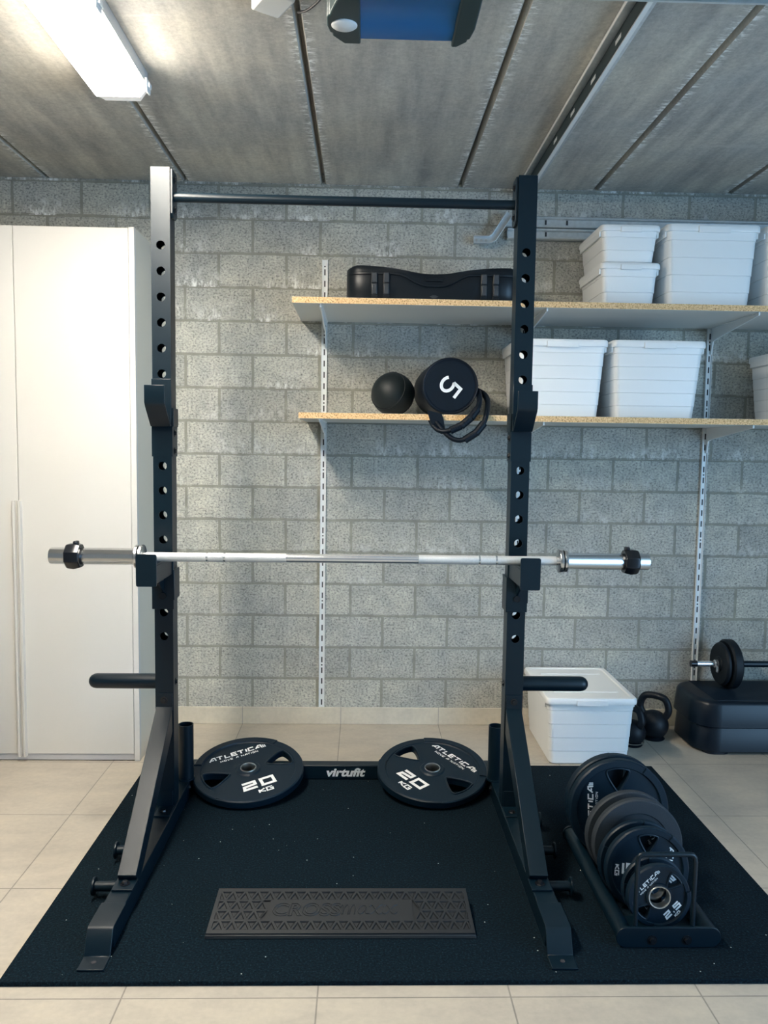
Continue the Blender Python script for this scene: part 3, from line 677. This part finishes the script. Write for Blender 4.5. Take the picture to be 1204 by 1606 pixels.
# hooks and spotter arms
for x, sg, lb in ((UXL, 1, 'left'), (UXR, -1, 'right')):
    t = thing('bar_hook', 'black steel bar hook, empty, high on the %s upright' % lb, 'bar hook', (x, YF, 1.34), 'empty bar hooks on the uprights')
    path = [(-1.0045, 1.492), (-1.0045, 1.375), (-1.0045, 1.345), (-1.02, 1.343), (-1.083, 1.403), (-1.0885, 1.412), (-1.0885, 1.466)]
    b = MB()
    A, B = [], []
    for k, p in enumerate(path):
        a = Vector(path[max(0, k - 1)]); c_ = Vector(path[min(len(path) - 1, k + 1)]); d = (c_ - a).normalized(); n_ = Vector((-d.y, d.x)) * .0035
        A.append(Vector(p) + n_); B.append(Vector(p) - n_)
    poly = A + list(reversed(B))
    b.prism(poly, lambda p: (x - .0315, p[0], p[1]), lambda p: (x + .0315, p[0], p[1])); hk = b.build('hook_plate', 'rack', t, bev=.0012)
    b = MB(); b.prism([(-1.0, 1.34), (-1.0, 1.40), (-.936, 1.40), (-.936, 1.34)], lambda p: (x + sg * .0315, p[0], p[1]), lambda p: (x + sg * .0365, p[0], p[1])); b.build('side_plate', 'rack', t, bev=.001)
    MB().box(x - .020, x + .020, -1.0835, -1.081, 1.418, 1.46).build('liner', 'rubber', t)
    t = thing('spotter_arm', 'black spotter arm on the %s upright holding the barbell' % lb, 'spotter arm', (x, YF, .86), 'spotter arms under the barbell')
    b = MB(); b.box(x - .0295, x + .0295, -1.196, -1.006, .917, .924); b.box(x + .0235, x + .0295, -1.196, -1.006, .862, .917); b.box(x - .0295, x - .0235, -1.196, -1.006, .862, .917); b.build('arm', 'rack', t, bev=.001)
    b = MB(); pts = rrect(.031, .0495, .006, 4, x, .9035); b.prism(pts, lambda p: (p[0], -1.203, p[1]), lambda p: (p[0], -1.196, p[1])); b.build('end_plate', 'rack', t, bev=.001)
    b = MB(); b.box(x - .034, x + .034, -1.007, -1.0005, .745, .93); b.box(x - .0365, x - .0305, -1.007, -.932, .745, .862); b.box(x + .0305, x + .0365, -1.007, -.932, .775, .875); b.build('bracket', 'rack', t, bev=.0015)
    b = MB(); b.prism([(-1.006, .862), (-1.006, .80), (-1.10, .862)], lambda p: (x - .003, p[0], p[1]), lambda p: (x + .003, p[0], p[1])); b.build('gusset', 'rack', t)
    MB().cyl((x, -1.007, .79), (x, -1.013, .79), .011, n=20).build('pin', 'gloss_black', t)

# ------------------------------------------------------------------ barbell with two collars
BY, BZc = -1.15, .9385
t = thing('barbell', 'chrome barbell resting across the two spotter arms', 'barbell', (.818, BY, BZc))
def xc(b, x0, x1, r, n=32): return b.cyl((x0, BY, BZc), (x1, BY, BZc), r, n=n)
sh = xc(MB(), .17, 1.465, .0136).build('shaft', 'chrome', t)
for a, c_ in ((.185, .368), (.374, .421), (.427, .613)):
    xc(MB(), a, c_, .0142).build('knurl', 'knurl', sh); xc(MB(), 1.635 - c_, 1.635 - a, .0142).build('knurl', 'knurl', sh)
for sg in (-1, 1):
    def X(v): return v if sg == -1 else 1.635 - v
    d = (-1, 0, 0) if sg == -1 else (1, 0, 0)
    b = MB(); b.lathe((X(.178), BY, BZc), d, [(0, 0), (.016, 0), (.036, .001), (.0375, .003), (.0375, .011), (.031, .012), (.031, .0155), (.036, .016), (.0365, .017), (.0365, .024), (.035, .0255), (.0262, .026), (.0255, .027), (.0255, .281), (.0245, .283), (.014, .2835), (.014, .2815), (0, .2815)], 36)
    slv = b.build('sleeve', 'sleeve', t)
    MB().lathe((X(.166), BY, BZc), d, [(.0312, .0005), (.0335, .0005), (.0335, .003), (.0312, .003), (.0312, .0005)], 30, closed=True).build('retaining_ring', 'gloss_black', slv)
for sg, lb in ((-1, 'black octagonal collar on the left sleeve of the chrome barbell'), (1, 'black octagonal collar on the right sleeve of the chrome barbell')):
    xq = -.034 if sg == -1 else 1.684
    t = thing('barbell_collar', lb, 'barbell collar', (xq, BY, BZc), 'black barbell collars')
    rings = []
    for xx, r in ((-.022, .036), (-.017, .040), (.002, .042), (.012, .040), (.022, .037)):
        rings.append([(xq + xx * -sg, BY + r * math.cos(PI / 8 + k * PI / 4), BZc + r * math.sin(PI / 8 + k * PI / 4)) for k in range(8)])
    b = MB(); b.loft(rings, False, False); b.loft([[(xq + xx, BY + .0262 * math.cos(k * PI / 4 + PI / 8), BZc + .0262 * math.sin(k * PI / 4 + PI / 8)) for k in range(8)] for xx in (-.022, .022)], False, False)
    for i, xx in ((0, -.022), (-1, .022)):
        q = sg if 1 else 1
        O = [b.v(p) for p in rings[i]]; I = [b.v((rings[i][k][0], BY + .0262 * math.cos(k * PI / 4 + PI / 8), BZc + .0262 * math.sin(k * PI / 4 + PI / 8))) for k in range(8)]
        for k in range(8): b.face([O[k], O[(k + 1) % 8], I[(k + 1) % 8], I[k]])
    bmesh.ops.remove_doubles(b.b, verts=b.b.verts, dist=1e-6); b.build('ring', 'gloss_black', t, bev=.0015, ang=20)
    b = MB(); xm = xq + (.006 if sg == -1 else -.012); b.box(xm - .007, xm + .007, BY - .012, BY + .012, BZc + .034, BZc + .047); b.build('lever', 'gloss_black', t, bev=.004)

# ------------------------------------------------------------------ weight plates
def boolean(o, cut):
    md = o.modifiers.new('cut', 'BOOLEAN'); md.object = cut; md.operation = 'DIFFERENCE'; md.solver = 'EXACT'
    dg = bpy.context.evaluated_depsgraph_get(); dg.update()
    me = bpy.data.meshes.new_from_object(o.evaluated_get(dg)); o.modifiers.remove(md); old = o.data; o.data = me; bpy.data.meshes.remove(old)
    bpy.data.objects.remove(cut)
    b = bmesh.new(); b.from_mesh(me)
    for f in b.faces: f.smooth = True
    for e in b.edges: e.smooth = not (len(e.link_faces) != 2 or e.calc_face_angle(0) > math.radians(30))
    b.to_mesh(me); b.free(); me.materials.clear()
def grip_outline(R, k=1.):
    # rounded triangle, flat side outward
    pts = []; c0 = .605 * R
    cor = [(.21 * R * k, .36 * R * k), (-.02 * R, 0)]; r = .075 * R
    tri = [(c0 + .155 * R * k, .265 * R * k), (c0 - .245 * R * k, .03 * R), (c0 - .245 * R * k, -.03 * R), (c0 + .155 * R * k, -.265 * R * k), (c0 + .205 * R * k, -.12 * R), (c0 + .215 * R * k, 0), (c0 + .205 * R * k, .12 * R)]
    P = [Vector(p) for p in tri]
    for _ in range(3):
        Q = []
        for a, b_ in zip(P, P[1:] + P[:1]): Q += [a * .75 + b_ * .25, a * .25 + b_ * .75]
        P = Q
    return P
def tri_plate(label, D, T, kg, grp):
    R = D / 2; hub = .0255
    t = thing('weight_plate', label, 'weight plate', (0, 0, 0), grp)
    t.rotation_mode = 'XYZ'
    rc = .004
    prof = [(hub + .004, 0), (R - .005, 0), (R, .005), (R, T - .008), (R - .003, T - .004), (R * .86, T - .004), (R * .845, T - .007), (hub + (.022 if D > .2 else .010), T - .007), (hub + (.016 if D > .2 else .008), T - .002), (hub + .004, T - .002), (hub + .004, 0)]
    b = MB(); b.lathe((0, 0, 0), (0, 0, 1), prof, 72, closed=True); body = b.build('disc', 'urethane', t, world=False)
    cb = MB()
    for s in (1, -1):
        cb.prism(grip_outline(R), lambda p: (p[0] * s, p[1] * s, -.02), lambda p: (p[0] * s, p[1] * s, T + .02))
    cut = cb.build('cut', 'urethane'); boolean(body, cut); body.data.materials.append(M['urethane'])
    for s in (1, -1):
        b = MB(); b.tube([(p.x * s, p.y * s, T - .007) for p in grip_outline(R, 1.05)], .0030 + .006 * (R - .08), 8, closed=True)
        b.build('grip_rim', 'urethane', t, world=False)
    for a0 in (35, 215):                                     # raised rim over the printed halves
        b = MB(); n = 28; rings = []
        for k in range(n + 1):
            a = math.radians(a0 + 110 * k / n)
            rings.append([(r * math.cos(a), r * math.sin(a), z) for r, z in ((R * .855, T - .006), (R * .87, T), (R - .003, T), (R + .0012, T - .004), (R + .0012, .006), (R - .003, .004))])
        b.loft(rings); b.build('raised_rim', 'urethane', t, world=False)
    MB().lathe((0, 0, 0), (0, 0, 1), [(hub, 0), (hub + .0045, 0), (hub + .0045, T - .0005), (hub + .0035, T + .0008), (hub + .001, T + .0005), (hub, T - .002), (hub, 0)], 40, closed=True).build('hub_ring', 'steel', t, world=False)
    zt = T - .0064
    b = MB(); q = D
    letters(b, 'ATLETICA', .060 * q, lambda p: (p[0] - .015 * q, p[1] + .285 * q, zt), .24, .28, 1.0, True)
    letters(b, 'MOVE A NATION', .026 * q, lambda p: (p[0], p[1] + .222 * q, zt), .22, .34, .95)
    b.build('lettering', 'print', t, world=False); b = MB()
    nh = .115 * q if D > .2 else .105 * q
    letters(b, kg, nh, lambda p: (p[0], p[1] - (.245 if q > .2 else .305) * q, zt), .25, .32, 1.1)
    letters(b, 'KG', (.058 if q > .2 else .05) * q, lambda p: (p[0] + .02 * q, p[1] - (.36 if q > .2 else .40) * q, zt), .25, .25, 1.1)
    b.build('weight_mark', 'print', t, world=False)
    return t
def place(t, center_front, T, mtx):
    mtx = mtx.to_4x4(); z = mtx @ Vector((0, 0, 1))
    t.location = Vector(center_front) - z * T; t.rotation_euler = mtx.to_euler()
RXm = lambda d: Matrix.Rotation(math.radians(d), 3, 'X'); RZm = lambda d: Matrix.Rotation(math.radians(d), 3, 'Z')
G20 = 'twenty kilo plates on the mat'
p20 = tri_plate('black 20 KG grip plate leaning on the cross member, left of the rack lettering', .41, .032, '20', G20)
place(p20, (.432, -.712, .0885), .032, RXm(11.2) @ RZm(30))
q = dup(p20, 'black 20 KG grip plate leaning on the cross member, right of the rack lettering', G20); place(q, (1.120, -.708, .0885), .032, RXm(11.2) @ RZm(-50))
# plates in the toaster rack, all standing and facing the camera
lean = 4
def stand(t, D, T, y, spin, cz, x=1.641): place(t, (x, y, cz), T, RXm(90 - lean) @ RZm(spin))
def cz_(D): return .041 + math.sqrt((D / 2 + .0225) ** 2 - .111 ** 2) + .001
GT = 'plates standing in the floor plate rack'
a = tri_plate('large black grip plate at the front of the two big ones in the floor rack', .306, .034, '10', GT); stand(a, .306, .034, -1.240, 92, cz_(.306), 1.650)
q = dup(a, 'large black grip plate rearmost in the floor plate rack', GT); stand(q, .306, .034, -1.200, 60, cz_(.306), 1.650)
def smooth_plate(label, D, T):
    R = D / 2; hub = .0255; t = thing('weight_plate', label, 'weight plate', (0, 0, 0), GT)
    prof = [(hub + .004, 0), (R - .004, 0), (R, .004), (R, T - .005), (R - .004, T), (R * .70, T), (R * .68, T - .003), (R * .40, T - .004), (R * .38, T - .001), (hub + .004, T - .001), (hub + .004, 0)]
    MB().lathe((0, 0, 0), (0, 0, 1), prof, 64, closed=True).build('disc', 'grey_rubber', t, world=False)
    MB().lathe((0, 0, 0), (0, 0, 1), [(hub, 0), (hub + .0045, 0), (hub + .0045, T), (hub, T), (hub, 0)], 40, closed=True).build('hub_ring', 'steel', t, world=False)
    return t
a = smooth_plate('plain grey rubber plate just behind the five kilo plates in the floor rack', .262, .026); stand(a, .262, .026, -1.395, 0, cz_(.262), 1.655)
q = dup(a, 'plain grey rubber plate just in front of the big grip plates', GT); stand(q, .262, .026, -1.345, 0, cz_(.262), 1.650)
a = tri_plate('medium black plate with KG print, foremost of its size in the floor rack', .232, .026, '5', GT); stand(a, .232, .026, -1.492, -92, cz_(.232) + .002, 1.648)
q = dup(a, 'medium black plate tucked behind its twin in the floor rack', GT); stand(q, .232, .026, -1.455, -60, cz_(.232) + .002, 1.641)
a = tri_plate('small black 2.5 KG plate foremost behind the handle of the floor rack', .168, .022, '2.5', GT); stand(a, .168, .022, -1.612, 45, .1195, 1.636)
q = dup(a, 'small black plate hidden behind the 2.5 KG plate at the front', GT); stand(q, .168, .022, -1.572, 135, .1195, 1.636)

t = thing('plate_rack', 'black floor plate rack with front handle on the right of the mat', 'plate rack', (1.645, -1.4, MT))
for x in (1.534, 1.756): MB().cyl((x, -1.648, .041), (x, -1.118, .041), .0225, n=28).build('side_tube', 'rack', t)
for y, nm in ((-1.655, 'front_plate'), (-1.118, 'rear_plate')):
    pts = rrect(.136, .0265, .0262, 8, 1.645, .0405); MB().prism(pts, lambda p: (p[0], y - .004, p[1]), lambda p: (p[0], y + .004, p[1])).build(nm, 'rack', t, bev=.0012)
for x in (1.602, 1.692): bolt((x, -1.659, .034), (0, -1, 0), t, .0085, .006)
MB().tube([(1.561, -1.647, .060), (1.561, -1.647, .235), (1.563, -1.647, .248), (1.567, -1.647, .254), (1.576, -1.647, .256), (1.695, -1.647, .256), (1.704, -1.647, .254), (1.708, -1.647, .248), (1.710, -1.647, .235), (1.710, -1.647, .060)], .0063, 14).build('handle', 'rack', t)
b = MB(); b.box(1.545, 1.745, -1.648, -1.545, .022, .0285); b.build('tray', 'rack', t)
for y in (-1.318, -1.155): MB().box(1.534, 1.756, y - .006, y + .006, .014, .021).build('cross_bar', 'rack', t)

# ------------------------------------------------------------------ slant board
t = thing('slant_board', 'black rubber slant board with triangle relief on the mat', 'slant board', (.805, -1.54, MT))
BL, BD = .700, .158; z0f, z0b = .010, .040
def bp(u, v, h=0.):                                          # u along, v from front edge back, h above the slope
    zz = MT + z0f + (z0b - z0f) * v / BD
    xin = .006 * v / BD
    return (.455 + xin + u * (1 - 2 * xin / BL), -1.617 + v, zz + h)
b = MB(); lo = [(.452, -1.620), (1.158, -1.620), (1.154, -1.457), (.456, -1.457)]
b.loft([[(p[0], p[1], MT + .0005) for p in lo], [bp(0, 0), bp(BL, 0), bp(BL, BD), bp(0, BD)]])
brd = b.build('board_body', 'board', t, bev=.002)
b = MB(); H = .0042; mg = .010; NR = 4; rh = (BD - 2 * mg) / NR; sp_ = .0345
def flat(u0, u1, v0, v1):
    b.loft([[bp(u0, v0), bp(u1, v0), bp(u1, v1), bp(u0, v1)], [bp(u0, v0, H), bp(u1, v0, H), bp(u1, v1, H), bp(u0, v1, H)]], False, True)
flat(0.001, BL - .001, .001, mg); flat(0.001, BL - .001, BD - mg, BD - .001); flat(.001, mg, mg, BD - mg); flat(BL - mg, BL - .001, mg, BD - mg)
def cell(T3):
    P = [Vector(p) for p in T3]; c_ = (P[0] + P[1] + P[2]) / 3
    mid = [c_ + (p - c_) * .74 for p in P]; inn = [c_ + (p - c_) * .60 for p in P]
    o_ = [b.v(bp(p.x, p.y, H)) for p in P]; m_ = [b.v(bp(p.x, p.y, H)) for p in mid]; i_ = [b.v(bp(p.x, p.y, .0004)) for p in inn]
    for k in range(3): b.face([o_[k], o_[(k + 1) % 3], m_[(k + 1) % 3], m_[k]]); b.face([m_[k], m_[(k + 1) % 3], i_[(k + 1) % 3], i_[k]])
    ii = [c_ + (p - c_) * .50 for p in P]; j0 = [b.v(bp(p.x, p.y, .0004)) for p in ii]; j1 = [b.v(bp(c_.x + (p.x - c_.x) * .88, c_.y + (p.y - c_.y) * .88, .0020)) for p in ii]
    for k in range(3): b.face([i_[k], i_[(k + 1) % 3], j0[(k + 1) % 3], j0[k]]); b.face([j0[k], j0[(k + 1) % 3], j1[(k + 1) % 3], j1[k]])
    b.face(j1)
UL, UR = .165, .530
for r in range(NR):
    v0, v1 = mg + r * rh, mg + (r + 1) * rh; off = (r % 2) * sp_ / 2; inner = r in (1, 2)
    u = mg - sp_ + off; k = 0
    while u < BL - mg:
        for T3 in ([(u, v0), (u + sp_, v0), (u + sp_ / 2, v1)], [(u + sp_ / 2, v1), (u + sp_, v0), (u + 1.5 * sp_, v1)]):
            lo_, hi_ = min(p[0] for p in T3), max(p[0] for p in T3)
            if hi_ <= mg + .002 or lo_ >= BL - mg - .002: continue
            if inner and hi_ > UL and lo_ < UR: continue
            T3 = [(min(max(p[0], mg), BL - mg), p[1]) for p in T3]
            a2 = abs((T3[1][0] - T3[0][0]) * (T3[2][1] - T3[0][1]) - (T3[2][0] - T3[0][0]) * (T3[1][1] - T3[0][1]))
            if a2 > 1e-5: cell(T3)
        u += sp_
flat(UL - .012, UR + .012, mg + rh, mg + 3 * rh)
b.build('triangle_relief', 'board', brd, ang=15)
sl = math.atan2(z0b - z0f, BD)
def onb(b, u, v, h): return xf(b, Matrix.Translation(bp(u, v, h)) @ Matrix.Rotation(sl, 4, 'X'))
b = text_mesh('CROSS', .060, .12, .001, .0017); onb(b, .252, mg + 2 * rh - .001, H + .0004); b.build('embossed_lettering', 'board', brd)
b = MB(); S = .031
def stroke(pts): 
    b.tube([(p[0] * S, p[1] * S, 0) for p in pts], .0016, 6, smooth=2)
x = 0
def hump(x): stroke([(x, -.5), (x + .12, .2), (x + .35, .62), (x + .55, .5), (x + .45, -.5)])
stroke([(-.25, .25), (.0, .6), (.05, .4), (-.1, -.5)]); hump(-.02); hump(.55)
stroke([(2.0, .45), (1.6, .5), (1.3, .05), (1.35, -.4), (1.6, -.5), (1.95, .0), (2.05, .5), (1.95, -.1), (2.0, -.45), (2.25, -.4)])
for xx in (2.75, 4.0): stroke([(xx - .45, .35), (xx - .2, .6), (xx + .05, .2), (xx + .2, -.4), (xx + .5, -.5), (xx + .7, -.25)]); stroke([(xx + .75, .6), (xx + .4, .45), (xx - .05, -.2), (xx - .35, -.5), (xx - .55, -.35)])
onb(b, .352, mg + 2 * rh, H + .0004); b.build('embossed_lettering', 'board', brd)

# ------------------------------------------------------------------ kettlebells
def kettlebell(lab, c, r, zc, hw, top, yaw, band):
    t = thing('kettlebell', lab, 'kettlebell', (c[0], c[1], 0), 'kettlebells on the floor')
    n = 20; prof = [(0, 0), (r * .72, 0), (r * .78, .004)]
    for k in range(n + 1):
        a = -PI / 2 + .62 + (PI - .62) * k / n; prof.append((r * math.cos(a), zc + r * math.sin(a)))
    b = MB(); b.lathe((c[0], c[1], 0), (0, 0, 1), prof, 40); b.build('bell', 'iron', t, ang=60)
    cy, sy = math.cos(yaw), math.sin(yaw)
    pts = [(-hw * .62, zc + r * .45), (-hw, zc + r * .95), (-hw * 1.02, top - .045), (-hw * .80, top - .010), (-hw * .4, top), (hw * .4, top), (hw * .80, top - .010), (hw * 1.02, top - .045), (hw, zc + r * .95), (hw * .62, zc + r * .45)]
    b = MB(); b.tube([(c[0] + p[0] * cy, c[1] + p[0] * sy, p[1]) for p in pts], .0155, 16, smooth=2); b.build('handle', 'iron', t)
    if band: MB().lathe((c[0], c[1], .014), (0, 0, 1), [(r * .80, 0), (r * .86, .0005), (r * .90, .005), (r * .85, .0055), (r * .80, 0)], 40, closed=True).build('base_band', 'steel', t)
    return t
kettlebell('black kettlebell with wide handle on the floor beside the step', (2.163, -.165), .064, .064, .062, .196, math.radians(-38), False)
kettlebell('black kettlebell with pale band, half hidden behind the floor box', (2.040, -.245), .056, .056, .048, .165, math.radians(-60), True)

# ------------------------------------------------------------------ aerobic step
t = thing('aerobic_step', 'black plastic aerobic step on its riser against the wall', 'aerobic step', (2.75, -.19, 0))
def sring(z, i, r=.105): return [(p[0], p[1], z) for p in rrect(.475 - i, .172 - i, r - i * .5, 9, 2.748, -.196)]
MB().loft([sring(.118, .006), sring(.122, .0), sring(.135, .001), sring(.212, .008), sring(.224, .014), sring(.229, .024), sring(.230, .034)]).build('platform', 'step', t)
b = MB()
for k in range(30):
    y = -.335 + k * .0096
    if y < -.05: b.box(2.36, 3.14, y - .0016, y + .0016, .2295, .2315)
b.build('tread', 'step', t)
MB().loft([sring(.010, .012), sring(.014, .006), sring(.106, .012), sring(.1175, .018)]).build('riser', 'step', t)
for px, py in ((2.375, -.305), (2.375, -.085), (3.12, -.085), (3.12, -.305)):
    MB().prism(rrect(.055, .05, .04, 6, px, py), lambda p: (p[0], p[1], 0), lambda p: (p[0], p[1], .012)).build('foot', 'step', t)

# ------------------------------------------------------------------ light barbell on the step
AY, AZ = -.165, .3425
t = thing('pump_bar', 'short bar with chrome end lying on the black step', 'barbell', (2.7, AY, AZ), None)
MB().cyl((2.345, AY, AZ), (2.456, AY, AZ), .0125, n=24).build('chrome_end', 'chrome', t)
MB().cyl((2.318, AY, AZ), (2.345, AY, AZ), .0140, n=24).build('end_cap', 'gloss_black', t)
MB().cyl((2.456, AY, AZ), (3.12, AY, AZ), .0140, n=24).build('grip_bar', 'rack', t)
b = MB(); b.cyl((2.425, AY, AZ), (2.440, AY, AZ), .0185, n=10); b.box(2.428, 2.436, AY - .026, AY - .010, AZ - .034, AZ - .008); b.build('spring_clip', 'chrome', t, bev=.002)
def disc(lab, x, R, T):
    o = thing('weight_plate', lab, 'weight plate', (x, AY, AZ), 'plates on the bar lying on the step')
    MB().lathe((x, AY, AZ), (1, 0, 0), [(.0146, 0), (.03, 0), (.034, .004), (R * .55, .005), (R * .80, .002), (R * .93, .001), (R, .008), (R, T - .008), (R * .93, T - .001), (.03, T), (.0146, T), (.0146, 0)], 56, closed=True).build('disc', 'rubber', o)
    MB().lathe((x, AY, AZ), (1, 0, 0), [(.0146, -.001), (.022, -.001), (.022, .004), (.0146, .004), (.0146, -.001)], 28, closed=True).build('hub', 'rubber', o)
disc('smaller black plate, outer one on the bar lying on the step', 2.4425, .095, .024)
disc('larger black plate, inner one on the bar lying on the step', 2.4675, .1095, .044)

# ------------------------------------------------------------------ light, world, camera
w = bpy.data.worlds.new('outdoors'); sc.world = w; w.use_nodes = True
bg = w.node_tree.nodes['Background']; bg.inputs[0].default_value = (.45, .68, 1, 1); bg.inputs[1].default_value = 1.2
def area(name, loc, rot, sx, sy, power, col):
    l = bpy.data.lights.new(name, 'AREA'); l.shape = 'RECTANGLE'; l.size = sx; l.size_y = sy; l.energy = power; l.color = col
    o = bpy.data.objects.new(name, l); C.objects.link(o); o.location = loc; o.rotation_euler = rot; return o
area('daylight_at_side_window', (X1 - .02, (WY0 + WY1) / 2, (WZ0 + WZ1) / 2), (0, PI / 2, 0), WZ1 - WZ0, WY1 - WY0, 130, (.36, .66, 1.0))
cam = bpy.data.cameras.new('camera'); co = bpy.data.objects.new('camera', cam); C.objects.link(co)
Rv, Dv, Fv = Vector((0.9995777964242895, -0.025304749344301256, 0.014279305171601604)), Vector((0.012174506543058202, -0.08146364138253517, -0.9966019549063361)), Vector((0.026382006860636593, 0.9963550294916566, -0.08112117430539043))
mw = Matrix.Identity(4)
for k in range(3): mw[k][0] = Rv[k]; mw[k][1] = -Dv[k]; mw[k][2] = -Fv[k]
mw[0][3], mw[1][3], mw[2][3] = .84947, -3.54062, 1.27967
co.matrix_world = mw; cam.sensor_fit = 'VERTICAL'; cam.sensor_height = 36; cam.lens = 1221.18 / 1606 * 36; cam.clip_start = .05
sc.camera = co
vs = sc.view_settings; vs.view_transform = 'Standard'; vs.look = 'None'; vs.gamma = 1; vs.use_curve_mapping = False; vs.exposure = .12
